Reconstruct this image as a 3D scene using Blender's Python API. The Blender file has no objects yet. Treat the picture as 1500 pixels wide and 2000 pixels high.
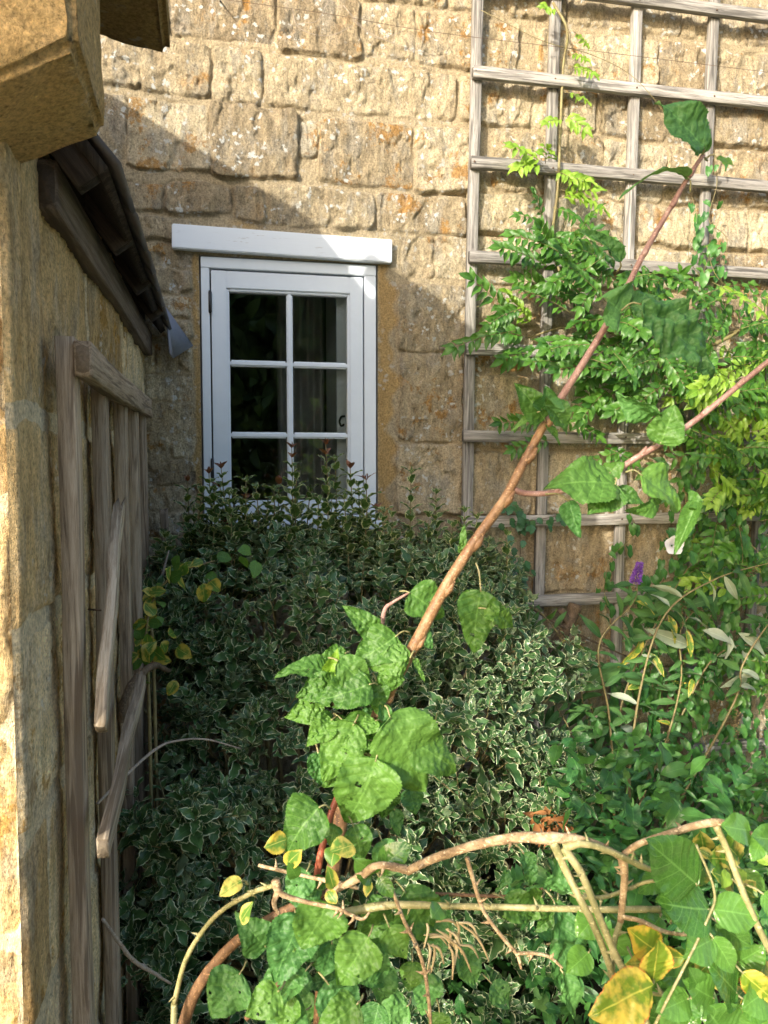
import bpy, bmesh, math, random
import numpy as np
from mathutils import Vector, Matrix

# ------------------------------------------------------------------ camera, sky, sun
SC = bpy.context.scene
COL = SC.collection
F_PX = 1480.0; YAW = math.radians(11.5); PITCH = math.radians(3.5)
CAM = np.array([0.0, 0.0, 1.55]); WALL_Y = 2.7; SIDE_X = -0.28
FWD = np.array([math.sin(YAW)*math.cos(PITCH), math.cos(YAW)*math.cos(PITCH), -math.sin(PITCH)])
RGT = np.array([math.cos(YAW), -math.sin(YAW), 0.0]); UPV = np.cross(RGT, FWD)

cd = bpy.data.cameras.new('camera'); cam = bpy.data.objects.new('camera', cd); COL.objects.link(cam)
cd.sensor_fit = 'HORIZONTAL'; cd.sensor_width = 27.0; cd.lens = 27.0*F_PX/1500.0
cd.clip_start = 0.02; cd.clip_end = 500
cd.dof.use_dof = True; cd.dof.focus_distance = 2.2; cd.dof.aperture_fstop = 20.0
cam.matrix_world = Matrix(((RGT[0], UPV[0], -FWD[0], CAM[0]), (RGT[1], UPV[1], -FWD[1], CAM[1]),
                           (RGT[2], UPV[2], -FWD[2], CAM[2]), (0, 0, 0, 1)))
SC.camera = cam

SUN_A, SUN_B = 0.90, 0.50                    # sunlight travels (SUN_A, 1, -SUN_B)
EL = math.atan2(SUN_B, math.hypot(SUN_A, 1)); AZ = math.atan2(-SUN_A, -1)
wd = bpy.data.worlds.new('World'); SC.world = wd; wd.use_nodes = True
nt = wd.node_tree; nt.nodes.clear()
sky = nt.nodes.new('ShaderNodeTexSky'); sky.sky_type = 'NISHITA'; sky.sun_disc = False
sky.sun_elevation = EL; sky.sun_rotation = AZ % (2*math.pi); sky.dust_density = 3.0; sky.ozone_density = 0.7
bg = nt.nodes.new('ShaderNodeBackground'); bg.inputs['Strength'].default_value = 0.15
wo = nt.nodes.new('ShaderNodeOutputWorld')
nt.links.new(sky.outputs[0], bg.inputs[0]); nt.links.new(bg.outputs[0], wo.inputs[0])
ld = bpy.data.lights.new('sun', 'SUN'); ld.energy = 2.45; ld.angle = math.radians(0.5); ld.color = (1.0, 0.93, 0.80)
lo = bpy.data.objects.new('sun', ld); COL.objects.link(lo)
lo.rotation_euler = Vector((SUN_A, 1, -SUN_B)).to_track_quat('-Z', 'Y').to_euler()
SC.view_settings.view_transform = 'Standard'; SC.view_settings.look = 'None'
SC.view_settings.gamma = 1.0; SC.view_settings.exposure = 1.45
try:
    SC.view_settings.use_curve_mapping = False
except Exception: pass
SC.cycles.use_denoising = True; SC.cycles.max_bounces = 6; SC.cycles.transparent_max_bounces = 8
SC.cycles.sample_clamp_indirect = 6.0

# ------------------------------------------------------------------ points in space from measurements of the place
def ray(x, y): return FWD + RGT*(x-750)/F_PX + UPV*(1000-y)/F_PX
def D(x, y, Y):
    d = ray(x, y); return CAM + d*(Y/d[1])
def Wp(x, y, off=0.0): return D(x, y, WALL_Y-off)

# ------------------------------------------------------------------ noise
def _h(ix, iy, s):
    n = (ix.astype(np.int64)*374761393 + iy.astype(np.int64)*668265263 + s*1442695041) & 0xffffffff
    n = ((n ^ (n >> 13))*1274126177) & 0xffffffff
    n = n ^ (n >> 16)
    return (n & 0xffffff)/float(0xffffff)
def vn(x, y, s=0):
    ix = np.floor(x); iy = np.floor(y); fx = x-ix; fy = y-iy
    fx = fx*fx*(3-2*fx); fy = fy*fy*(3-2*fy)
    a = _h(ix, iy, s); b = _h(ix+1, iy, s); c = _h(ix, iy+1, s); d = _h(ix+1, iy+1, s)
    return (a+(b-a)*fx)*(1-fy)+(c+(d-c)*fx)*fy
def fbm(x, y, s=0, o=4):
    t = 0; a = .5; k = 0
    for i in range(o):
        t = t+a*vn(x*2**i, y*2**i, s+i*17); k += a; a *= .5
    return t/k
def sst(a, b, x):
    t = np.clip((x-a)/(b-a), 0, 1); return t*t*(3-2*t)

# ------------------------------------------------------------------ objects
def link(o, parent=None):
    COL.objects.link(o)
    if parent is not None: o.parent = parent
    return o
def meta(o, label=None, cat=None, group=None, kind=None):
    if label: o['label'] = label
    if cat: o['category'] = cat
    if group: o['group'] = group
    if kind: o['kind'] = kind
    return o
def thing(name, label, cat, group=None):
    return meta(link(bpy.data.objects.new(name, None)), label, cat, group)
def npmesh(name, V, F, mat, parent=None, lc=None, smooth=True, F3=None):
    me = bpy.data.meshes.new(name)
    V = np.asarray(V, dtype=np.float32); F = np.asarray(F, dtype=np.int32)
    me.vertices.add(len(V)); me.vertices.foreach_set('co', V.ravel())
    idx = F.ravel(); tot = np.full(len(F), F.shape[1], dtype=np.int32)
    if F3 is not None and len(F3):
        F3 = np.asarray(F3, dtype=np.int32)
        idx = np.concatenate([idx, F3.ravel()]); tot = np.concatenate([tot, np.full(len(F3), 3, dtype=np.int32)])
    me.loops.add(len(idx)); me.loops.foreach_set('vertex_index', idx)
    me.polygons.add(len(tot)); st = np.concatenate([[0], np.cumsum(tot)[:-1]]).astype(np.int32)
    me.polygons.foreach_set('loop_start', st); me.polygons.foreach_set('loop_total', tot)
    me.update(calc_edges=True)
    if smooth: me.polygons.foreach_set('use_smooth', np.ones(len(tot), dtype=bool))
    if lc is not None:
        at = me.attributes.new('lc', 'FLOAT_COLOR', 'POINT')
        at.data.foreach_set('color', np.asarray(lc, dtype=np.float32).ravel())
    me.materials.append(mat)
    return link(bpy.data.objects.new(name, me), parent)
class MB:                                     # collects pieces for ONE mesh
    def __init__(s): s.v = []; s.f = []; s.t = []; s.c = []; s.n = 0
    def add(s, V, F, T=None, C=None):
        V = np.asarray(V, float); s.v.append(V)
        if len(F): s.f.append(np.asarray(F)+s.n)
        if T is not None and len(T): s.t.append(np.asarray(T)+s.n)
        s.c.append(np.tile([.5, 0, 0, 1], (len(V), 1)) if C is None else np.asarray(C, float))
        s.n += len(V)
    def build(s, name, mat, parent=None, smooth=True):
        F = np.concatenate(s.f) if s.f else np.zeros((0, 4), int)
        return npmesh(name, np.concatenate(s.v), F, mat, parent, np.concatenate(s.c), smooth,
                      np.concatenate(s.t) if s.t else None)
def box_vf(x0, y0, z0, x1, y1, z1):
    V = [(x0,y0,z0),(x1,y0,z0),(x1,y1,z0),(x0,y1,z0),(x0,y0,z1),(x1,y0,z1),(x1,y1,z1),(x0,y1,z1)]
    return V, [(0,3,2,1),(4,5,6,7),(0,1,5,4),(1,2,6,5),(2,3,7,6),(3,0,4,7)]
def bevel_box(name, boxes, mat, parent=None, bev=.003, seg=2):
    bm = bmesh.new()
    for b in boxes:
        V, F = box_vf(*b); vs = [bm.verts.new(v) for v in V]
        for f in F: bm.faces.new([vs[i] for i in f])
    if bev: bmesh.ops.bevel(bm, geom=bm.edges[:], offset=bev, segments=seg, affect='EDGES')
    me = bpy.data.meshes.new(name); bm.to_mesh(me); bm.free(); me.materials.append(mat)
    return link(bpy.data.objects.new(name, me), parent)

def beam(name, p0, p1, w, t, side, mat, parent=None, seed=0, rough=.0012, bow=.0, seg=28, ragged=0.0):
    """weathered timber from p0 to p1, w across `side`, t across the other way; grain runs along local Z"""
    p0 = Vector(p0); p1 = Vector(p1); ax = (p1-p0); ln = ax.length; ax.normalize()
    s = Vector(side); s = (s-ax*s.dot(ax)).normalized(); n = ax.cross(s)
    ch = min(w, t)*.07; hw, ht = w/2, t/2
    prof = [(-hw, -ht+ch), (-hw+ch, -ht), (0, -ht), (hw-ch, -ht), (hw, -ht+ch), (hw, 0), (hw, ht-ch), (hw-ch, ht), (0, ht), (-hw+ch, ht), (-hw, ht-ch), (-hw, 0)]
    k = len(prof); P = np.array(prof); rs = np.random.RandomState(seed+5)
    V = []
    ph = rs.rand(4)*6
    for i in range(seg+1):
        u = i/seg; z = u*ln
        off = bow*math.sin(math.pi*u) + rough*1.5*math.sin(u*7+ph[0])
        q = P*(1+.02*math.sin(u*9+ph[1]))
        q = q + rs.randn(k, 2)*rough*.22 + np.array([off, rough*math.sin(u*11+ph[2])])
        zz = np.full(k, z)
        if ragged and i == seg: zz = zz+rs.randn(k)*ragged
        V.append(np.column_stack([q, zz]))
    V = np.concatenate(V); F = []
    for i in range(seg):
        for j in range(k):
            F.append((i*k+j, i*k+(j+1) % k, (i+1)*k+(j+1) % k, (i+1)*k+j))
    V = np.vstack([V, [[0, 0, 0], [0, 0, ln]]]); T = []
    for j in range(k):
        T.append((len(V)-2, (j+1) % k, j)); T.append((len(V)-1, seg*k+j, seg*k+(j+1) % k))
    o = npmesh(name, V, F, mat, parent, None, False, T)
    o.matrix_local = Matrix(((s.x, n.x, ax.x, p0.x), (s.y, n.y, ax.y, p0.y), (s.z, n.z, ax.z, p0.z), (0, 0, 0, 1)))
    return o

def spline(pts, n=6):
    P = np.array(pts, float); Q = np.vstack([2*P[0]-P[1], P, 2*P[-1]-P[-2]]); out = []
    for i in range(1, len(Q)-2):
        a, b, c, d = Q[i-1], Q[i], Q[i+1], Q[i+2]
        for k in range(n):
            t = k/n
            out.append(.5*((2*b)+(-a+c)*t+(2*a-5*b+4*c-d)*t*t+(-a+3*b-3*c+d)*t**3))
    out.append(P[-1]); return np.array(out)
def tube_vf(pts, radii, segs=8, n=6, rough=.06, seed=0, smooth=True):
    R0 = np.array(radii, float) if hasattr(radii, '__len__') else np.full(len(pts), radii)
    P = spline(pts, n) if smooth else np.array(pts, float)
    r = np.interp(np.linspace(0, len(R0)-1, len(P)), np.arange(len(R0)), R0)
    T = np.gradient(P, axis=0); T /= np.linalg.norm(T, axis=1)[:, None]+1e-9
    up = np.array([0, 0, 1.0]) if abs(T[0][2]) < .9 else np.array([1.0, 0, 0])
    rs = np.random.RandomState(seed); V = []
    a = np.linspace(0, 2*np.pi, segs, endpoint=False)
    for i in range(len(P)):
        s = np.cross(T[i], up); s /= np.linalg.norm(s)+1e-9; up = np.cross(s, T[i])
        rr = r[i]*(1+rough*rs.randn(segs))
        V.append(P[i]+np.outer(np.cos(a)*rr, s)+np.outer(np.sin(a)*rr, up))
    m = len(P); V = np.concatenate(V)
    i, j = np.meshgrid(np.arange(m-1), np.arange(segs), indexing='ij'); i = i.ravel(); j = j.ravel(); j2 = (j+1) % segs
    F = np.column_stack([i*segs+j, i*segs+j2, (i+1)*segs+j2, (i+1)*segs+j])
    V = np.vstack([V, P[0], P[-1]]); T3 = []
    for q in range(segs):
        T3 += [(len(V)-2, (q+1) % segs, q), (len(V)-1, (m-1)*segs+q, (m-1)*segs+(q+1) % segs)]
    Ln = np.concatenate([[0], np.cumsum(np.linalg.norm(np.diff(P, axis=0), axis=1))])
    C = np.column_stack([np.full(m*segs, (seed*.37) % 1), np.repeat(Ln, segs), np.repeat(np.linspace(0, 1, m), segs), np.ones(m*segs)])
    C = np.vstack([C, C[0], C[-1]])
    return V, F, T3, C, P, T
def tube(mb, pts, radii, **k):
    V, F, T3, C, P, T = tube_vf(pts, radii, **k); mb.add(V, F, T3, C); return P, T

# ------------------------------------------------------------------ materials
def mat(name):
    m = bpy.data.materials.new(name); m.use_nodes = True; t = m.node_tree; t.nodes.clear()
    o = t.nodes.new('ShaderNodeOutputMaterial'); b = t.nodes.new('ShaderNodeBsdfPrincipled')
    t.links.new(b.outputs[0], o.inputs[0]); return m, t, b, o
class N:
    def __init__(s, t): s.t = t
    def __call__(s, ty, **k):
        n = s.t.nodes.new('ShaderNode'+ty)
        for a, v in k.items(): setattr(n, a, v)
        return n
    def l(s, a, b): s.t.links.new(a, b)
    def coord(s, kind='Object', scale=(1, 1, 1)):
        c = s('TexCoord'); m = s('Mapping'); m.inputs['Scale'].default_value = scale
        s.l(c.outputs[kind], m.inputs[0]); return m.outputs[0]
    def noise(s, vec, scale, detail=4, rough=.55, dist=0):
        n = s('TexNoise'); n.inputs['Scale'].default_value = scale; n.inputs['Detail'].default_value = detail
        n.inputs['Roughness'].default_value = rough; n.inputs['Distortion'].default_value = dist
        s.l(vec, n.inputs['Vector']); return n.outputs[0]
    def ramp(s, fac, stops, interp='LINEAR'):
        r = s('ValToRGB'); cr = r.color_ramp; cr.interpolation = interp
        while len(cr.elements) > 1: cr.elements.remove(cr.elements[-1])
        cr.elements[0].position = stops[0][0]; cr.elements[0].color = _c(stops[0][1])
        for p, c in stops[1:]:
            e = cr.elements.new(p); e.color = _c(c)
        s.l(fac, r.inputs[0]); return r.outputs[0]
    def mix(s, fac, a, b, mode='MIX'):
        m = s('Mix', data_type='RGBA', blend_type=mode)
        for sock, v in ((m.inputs[0], fac), (m.inputs[6], a), (m.inputs[7], b)):
            if hasattr(v, 'is_output'): s.l(v, sock)
            elif isinstance(v, (int, float)): sock.default_value = v
            else: sock.default_value = _c(v)
        return m.outputs[2]
    def math(s, op, a, b=0.0, clamp=False):
        m = s('Math', operation=op, use_clamp=clamp)
        for i, v in enumerate((a, b)):
            if hasattr(v, 'is_output'): s.l(v, m.inputs[i])
            else: m.inputs[i].default_value = v
        return m.outputs[0]
    def bump(s, h, strength, dist, b):
        n = s('Bump'); n.inputs['Strength'].default_value = strength; n.inputs['Distance'].default_value = dist
        s.l(h, n.inputs['Height']); s.l(n.outputs[0], b.inputs['Normal']); return n
    def attr(s, name='lc'):
        a = s('Attribute', attribute_name=name); sp = s('SeparateColor'); s.l(a.outputs['Color'], sp.inputs[0])
        return sp.outputs[0], sp.outputs[1], sp.outputs[2], a.outputs['Alpha']
def _c(v): return (v, v, v, 1) if isinstance(v, (int, float)) else (tuple(v)+(1,))[:4]

def stone_mat(name, cols, mortar, ochre, lichen=.5, streak=(1, 1, 1), lich_col=(.62, .62, .58), pale=.3, tone=1.0):
    m, t, b, o = mat(name); n = N(t); co = n.coord(); st = n.coord(scale=streak)
    r1, r2, mo, oc = n.attr()
    big = n.noise(co, 5, 4, .6); med = n.noise(st, 22, 6, .65); fine = n.noise(co, 160, 4, .7)
    c = n.ramp(n.math('ADD', n.math('MULTIPLY', r1, .45), n.math('MULTIPLY', med, .62)),
               [(.22, cols[0]), (.45, cols[1]), (.62, cols[2]), (.85, cols[3])])
    om = n.math('MULTIPLY', n.ramp(n.noise(co, 9, 6, .75), [(.55, 0), (.60, 1)]), n.ramp(n.math('ADD', n.math('MULTIPLY', r2, .5), n.noise(co, 3, 2)), [(.60, 0), (.78, 1)]))
    c = n.mix(n.math('MULTIPLY', om, .80), c, n.mix(med, ochre, tuple(v*.55 for v in ochre)))
    gr = n.math('MULTIPLY', n.ramp(n.noise(st, 13, 5, .65), [(.50, 0), (.62, 1)]), pale)       # grey weathered skin
    c = n.mix(gr, c, (.36, .335, .28))
    c = n.mix(1.0, c, n.ramp(n.noise(st, 34, 6, .8), [(.36, .66), (.52, 1.0), (.68, 1.2)]), 'MULTIPLY')
    mc = n.mix(n.noise(co, 30, 5, .7), tuple(v*.72 for v in mortar), tuple(v*1.18 for v in mortar))
    c = n.mix(n.ramp(mo, [(.35, 0), (.65, 1)]), c, mc)
    c = n.mix(n.math('MULTIPLY', oc, .85), c, n.mix(n.noise(co, 14, 4, .6), (.42, .26, .085), (.58, .40, .17)))
    # grain
    g = n.ramp(fine, [(.30, .50), (.5, .95), (.70, 1.30)]); c = n.mix(1.0, c, g, 'MULTIPLY')
    pit = n.mix(n.ramp(n.noise(co, 15, 3, .6), [(.45, 0), (.58, 1)]), (1, 1, 1), n.ramp(n.noise(st, 85, 5, .8), [(.34, .40), (.46, 1.0)])); c = n.mix(n.math('SUBTRACT', 1, mo), c, n.mix(1.0, c, pit, 'MULTIPLY'))
    # lichen rosettes
    v = n('TexVoronoi'); v.inputs['Scale'].default_value = 33; v.inputs['Randomness'].default_value = 1
    wv = n('VectorMath', operation='ADD'); nn_ = n('TexNoise'); nn_.inputs['Scale'].default_value = 30; nn_.inputs['Detail'].default_value = 4; n.l(co, nn_.inputs['Vector'])
    sc_ = n('VectorMath', operation='SCALE'); n.l(nn_.outputs[1], sc_.inputs[0]); sc_.inputs['Scale'].default_value = .05; n.l(co, wv.inputs[0]); n.l(sc_.outputs[0], wv.inputs[1]); n.l(wv.outputs[0], v.inputs['Vector'])
    lm = n.math('MULTIPLY', n.ramp(n.math('ADD', v.outputs['Distance'], n.math('MULTIPLY', n.noise(co, 110, 5, .8), .9)), [(.66, 1), (.74, 0)]),
                n.ramp(n.noise(co, 6.3, 3, .6), [(.60-.12*lichen, 0), (.68-.10*lichen, 1)]))
    c = n.mix(n.math('MULTIPLY', lm, n.math('MULTIPLY', n.math('SUBTRACT', 1, n.math('MULTIPLY', mo, .6)), lichen)), c, lich_col)
    c = n.mix(1.0, c, (tone, tone, tone), 'MULTIPLY')
    n.l(c, b.inputs['Base Color']); b.inputs['Roughness'].default_value = .93; b.inputs['Specular IOR Level'].default_value = .15
    hh = n.math('ADD', n.math('MULTIPLY', n.noise(st, 60, 6, .7), .7), n.math('MULTIPLY', fine, .35))
    hh = n.math('ADD', hh, n.math('MULTIPLY', n.ramp(n.noise(st, 45, 6, .8), [(.30, 0), (.60, 1)]), .8))
    n.bump(hh, .9, .009, b)
    return m
STONE = stone_mat('hewn_stone', [(.30, .235, .15), (.46, .37, .235), (.57, .475, .315), (.68, .59, .42)], (.49, .40, .26), (.54, .28, .07), 1.25, (1, 1, .45), pale=.6)
SIDE = stone_mat('weathered_side_stone', [(.32, .21, .10), (.55, .40, .20), (.66, .52, .30), (.76, .65, .45)], (.58, .49, .33), (.48, .27, .065), .45, (1, 1, .38), pale=.45, tone=1.38)
DARKSTONE = stone_mat('dark_coping_stone', [(.07, .05, .025), (.11, .08, .04), (.15, .115, .06), (.2, .16, .09)], (.2, .15, .08), (.16, .10, .03), .3)  # darker, browner tones than the other stones
KNEEL = stone_mat('kneeler_stone_skin', [(.36, .325, .255), (.46, .42, .34), (.54, .50, .42), (.60, .57, .50)], (.40, .34, .23), (.40, .30, .16), .25, tone=1.3)

def wood_mat(name, ca, cb, cc, grain=90, rough=.8, bump=.6):
    m, t, b, o = mat(name); n = N(t)
    oi = n('ObjectInfo')
    tc = n('TexCoord'); mp = n('Mapping'); mp.inputs['Scale'].default_value = (1, 1, .05)
    n.l(tc.outputs['Object'], mp.inputs[0])
    ad = n('VectorMath', operation='ADD'); n.l(mp.outputs[0], ad.inputs[0]); n.l(oi.outputs['Random'], ad.inputs[1])
    v = ad.outputs[0]
    g = n.noise(v, grain*1.3, 7, .75, .5); g2 = n.noise(v, grain*.7, 3, .5, .8); bl = n.noise(n.coord(), 7, 3, .6)
    c = n.ramp(g, [(.36, ca), (.48, cb), (.60, cc)])
    c = n.mix(n.ramp(g2, [(.36, .9), (.46, 0)]), c, ca)
    c = n.mix(n.math('MULTIPLY', bl, .35), c, cb)
    c = n.mix(1.0, c, n.ramp(n.math('ADD', n.math('MULTIPLY', oi.outputs['Random'], .6), n.math('MULTIPLY', n.noise(n.coord(), 4, 3), .5)), [(.1, .72), (.9, 1.15)]), 'MULTIPLY')
    kn = n.ramp(n.noise(n.coord(scale=(1, 1, .4)), 17, 2, .5), [(.70, 0), (.74, .8)]); c = n.mix(kn, c, tuple(v*.5 for v in ca))
    sx_ = n('SeparateXYZ'); n.l(tc.outputs['Normal'], sx_.inputs[0])          # end grain is darker wood
    eg = n.math('GREATER_THAN', n.math('ABSOLUTE', sx_.outputs[2]), .8)
    c = n.mix(n.math('MULTIPLY', eg, .85), c, n.mix(n.noise(n.coord(), 190, 4, .7), tuple(v*.35 for v in ca), tuple(v*.7 for v in cb)))
    n.l(c, b.inputs['Base Color']); b.inputs['Roughness'].default_value = rough; b.inputs['Specular IOR Level'].default_value = .25
    n.bump(n.math('ADD', g, g2), bump, .006, b); return m
W_GREY = wood_mat('silvered_timber', (.085, .08, .075), (.28, .262, .24), (.44, .42, .39))
W_BROWN = wood_mat('brown_weathered_timber', (.13, .095, .065), (.36, .28, .20), (.50, .41, .31))
W_PALE = wood_mat('split_pale_timber', (.15, .115, .075), (.40, .33, .25), (.56, .49, .39))
W_BOARD = wood_mat('brown_stained_board', (.08, .06, .045), (.17, .13, .10), (.24, .195, .155), 60)
W_DARK = wood_mat('dark_stained_board', (.022, .016, .012), (.05, .037, .028), (.085, .065, .05), 60)

def plain(name, col, rough=.5, var=.15, bump=0, bscale=60, spec=.5, metal=0, vscale=12):
    m, t, b, o = mat(name); n = N(t); co = n.coord()
    c = n.mix(n.noise(co, vscale, 5, .6), tuple(v*(1-var) for v in col), tuple(min(1, v*(1+var)) for v in col))
    n.l(c, b.inputs['Base Color']); b.inputs['Roughness'].default_value = rough
    b.inputs['Specular IOR Level'].default_value = spec; b.inputs['Metallic'].default_value = metal
    if bump: n.bump(n.noise(co, bscale, 5, .65), bump, .003, b)
    return m
PAINT = plain('white_gloss_paint', (.73, .785, .84), .38, .05, .15, 60, vscale=25)
def lintel_mat():
    m, t, b, o = mat('flaking_white_paint'); n = N(t); co = n.coord(scale=(.12, 1, 1)); c2 = n.coord()
    f = n.ramp(n.noise(co, 130, 5, .7), [(.33, 1), (.40, 0)]); k = n.ramp(n.noise(c2, 6, 4, .6), [(.48, 0), (.60, 1)])
    c = n.mix(n.math('MULTIPLY', f, k), (.73, .78, .83), (.38, .36, .33)); n.l(c, b.inputs['Base Color'])
    b.inputs['Roughness'].default_value = .5; n.bump(n.noise(co, 90, 4, .6), .35, .002, b); return m
LINT = lintel_mat()
IRON = plain('black_iron', (.03, .03, .032), .5, .2)
SLATE = plain('dark_slate_tile', (.10, .085, .08), .55, .35, .5, 90)
LEAD = plain('grey_lead_flashing', (.26, .27, .33), .5, .25, .3, 50, vscale=40)
ROOFT = plain('stone_roof_tile', (.11, .085, .06), .9, .4, .8, 40)
PLASTER = plain('room_plaster', (.35, .34, .33), .9, .05)
CURT = plain('grey_curtain_cloth', (.38, .37, .37), .95, .1)
WIREM = plain('rusty_wire', (.14, .09, .06), .6, .3, metal=.4)
def soil_mat():
    m, t, b, o = mat('dark_garden_soil'); n = N(t); co = n.coord()
    c = n.ramp(n.noise(co, 9, 8, .7), [(.3, (.012, .009, .006)), (.5, (.035, .026, .016)), (.7, (.07, .055, .03))])
    n.l(c, b.inputs['Base Color']); b.inputs['Roughness'].default_value = .95; n.bump(n.noise(co, 40, 8, .7), .9, .02, b); return m
SOIL = soil_mat()
BOUNCE_PAVE = plain('pale_bounce_paving', (.42, .37, .28), .9, .25, .6, 60, vscale=9)  # kept pale so the added paving reflects sunlight as fill
LAWN = plain('mown_lawn', (.06, .11, .025), .9, .5, .8, 120, vscale=30)
def glass_mat():
    m, t, b, o = mat('window_glass'); n = N(t); t.nodes.remove(b)
    tr = n('BsdfTransparent'); tr.inputs[0].default_value = (.93, .95, .94, 1)
    gl = n('BsdfGlossy'); gl.inputs['Roughness'].default_value = .006; fr = n('Fresnel'); fr.inputs[0].default_value = 1.85
    du = n('BsdfDiffuse'); du.inputs[0].default_value = (.8, .8, .78, 1)
    mx = n('MixShader'); n.l(fr.outputs[0], mx.inputs[0]); n.l(tr.outputs[0], mx.inputs[1]); n.l(gl.outputs[0], mx.inputs[2])
    co = n.coord(); sp = n.ramp(n.noise(co, 170, 2, .5), [(.74, 0), (.77, .7)]); dm = n.math('MULTIPLY', sp, n.ramp(n.noise(co, 9, 3), [(.5, 0), (.65, 1)]))
    m2 = n('MixShader'); n.l(dm, m2.inputs[0]); n.l(mx.outputs[0], m2.inputs[1]); n.l(du.outputs[0], m2.inputs[2])
    n.l(m2.outputs[0], o.inputs[0])
    bp = n('Bump'); bp.inputs['Strength'].default_value = .06; bp.inputs['Distance'].default_value = .01
    n.l(n.noise(co, 3, 2), bp.inputs['Height']); n.l(bp.outputs[0], gl.inputs['Normal']); return m
GLASS = glass_mat()

def leaf_mat(name, ca, cb, under=None, rim=None, rim_at=.8, rough=.42, spec=.5, transl=.28, vein=None, vscale=40, bump=.0, spots=None, tcol=None, midrib=True, patch=None, veins=0):
    """ca..cb vary leaf by leaf; rim = a margin colour; spots = blemish colour"""
    m, t, b, o = mat(name); n = N(t); r, e, l, al = n.attr(); co = n.coord()
    c = n.mix(r, ca, cb)
    c = n.mix(1.0, c, n.ramp(n.noise(co, vscale, 3, .5), [(.3, .88), (.7, 1.1)]), 'MULTIPLY')
    if patch is not None:
        c = n.mix(n.ramp(n.math('ADD', n.noise(co, 38, 4, .65), n.math('MULTIPLY', n.math('SUBTRACT', 1, e), .22)), [(.52, 0), (.64, 1)]), c, patch)
    if midrib: c = n.mix(n.ramp(e, [(.012, .42), (.055, 0)]), c, tuple(min(1, v*1.6+.03) for v in cb))
    if veins:
        ph = n.math('ADD', n.math('SUBTRACT', n.math('MULTIPLY', l, veins), n.math('MULTIPLY', e, 1.5)), n.math('MULTIPLY', n.noise(co, 25, 2), .25))
        vd = n.math('ABSOLUTE', n.math('SUBTRACT', n.math('FRACT', ph), .5))
        c = n.mix(n.ramp(vd, [(.0, .38), (.055, 0)]), c, tuple(min(1, v*1.7+.03) for v in cb))
        nv = n('TexVoronoi', feature='DISTANCE_TO_EDGE'); nv.inputs['Scale'].default_value = 210; n.l(co, nv.inputs['Vector'])
        c = n.mix(n.ramp(nv.outputs['Distance'], [(.0, .16), (.10, 0)]), c, tuple(min(1, v*1.5+.02) for v in cb))
    if rim is not None:
        jit = n.math('ADD', e, n.math('MULTIPLY', n.math('SUBTRACT', n.noise(co, 140, 2), .5), .35))
        c = n.mix(n.ramp(jit, [(rim_at-.03, 0), (rim_at+.05, 1)]), c, rim)
    if spots is not None:
        c = n.mix(n.ramp(n.noise(co, 70, 4, .7), [(.67, 0), (.70, 1)]), c, spots)
    if under is not None:
        ge = n('NewGeometry'); c2 = n.mix(.75, c, under); c = n.mix(ge.outputs['Backfacing'], c, c2)
    n.l(c, b.inputs['Base Color']); b.inputs['Roughness'].default_value = rough; b.inputs['Specular IOR Level'].default_value = spec
    if bump:
        v = n('TexVoronoi', feature='SMOOTH_F1'); v.inputs['Scale'].default_value = 230; n.l(co, v.inputs['Vector'])
        n.bump(n.math('ADD', n.math('MULTIPLY', v.outputs['Distance'], -1.0), n.math('MULTIPLY', n.noise(co, 220, 3), .3)), bump, .004, b)
    tl = n('BsdfTranslucent'); n.l(n.mix(1.0, c, tcol or (1.3, 1.5, .5), 'MULTIPLY'), tl.inputs[0])
    mx = n('MixShader'); mx.inputs[0].default_value = transl; n.l(b.outputs[0], mx.inputs[1]); n.l(tl.outputs[0], mx.inputs[2]); n.l(mx.outputs[0], o.inputs[0])
    return m
HOLLY = leaf_mat('variegated_leaf', (.030, .088, .030), (.085, .180, .055), rim=(.56, .61, .38), rim_at=.84, rough=.33, transl=.10, under=(.16, .22, .13))
SHOOT = leaf_mat('young_variegated_leaf', (.06, .13, .035), (.12, .20, .06), rim=(.58, .60, .34), rim_at=.80, rough=.35, transl=.2)
REDTIP = leaf_mat('red_shoot_tip', (.17, .06, .035), (.26, .11, .06), rough=.4, transl=.2, midrib=False)
PLUM = leaf_mat('plum_leaf', (.050, .135, .022), (.105, .225, .038), under=(.24, .36, .14), rough=.48, spec=.35, transl=.22, veins=7, bump=.35, spots=None, vscale=22)
PLUMD = leaf_mat('dark_plum_leaf', (.050, .150, .040), (.095, .235, .060), under=(.2, .32, .12), rough=.48, spec=.35, transl=.20, veins=7, bump=.45, vscale=22)
WIST = leaf_mat('wisteria_leaflet', (.032, .115, .018), (.11, .26, .035), under=(.18, .30, .08), rough=.42, transl=.32)
WISTY = leaf_mat('yellow_green_leaflet', (.16, .32, .03), (.30, .45, .06), under=(.3, .42, .1), rough=.45, transl=.35)
BIND = leaf_mat('bindweed_leaf', (.030, .12, .028), (.09, .24, .05), under=(.14, .28, .10), rough=.4, transl=.28, bump=.2)
BUDD = leaf_mat('buddleja_leaf', (.028, .09, .025), (.09, .20, .05), under=(.36, .42, .30), rough=.6, spec=.3, transl=.15)
SILV = leaf_mat('silver_leaf_underside', (.26, .32, .22), (.42, .47, .36), rough=.8, spec=.2, transl=.15)
YLEAF = leaf_mat('yellowing_leaf', (.52, .42, .06), (.60, .53, .14), rough=.45, transl=.3, patch=(.10, .22, .03), tcol=(1.2, 1.1, .4))
OLEAF = leaf_mat('orange_yellow_rose_leaf', (.58, .42, .05), (.62, .54, .09), rough=.4, transl=.3, rim=(.55, .20, .04), rim_at=.955, patch=(.16, .26, .02), tcol=(1.2, 1.0, .4))
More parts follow.
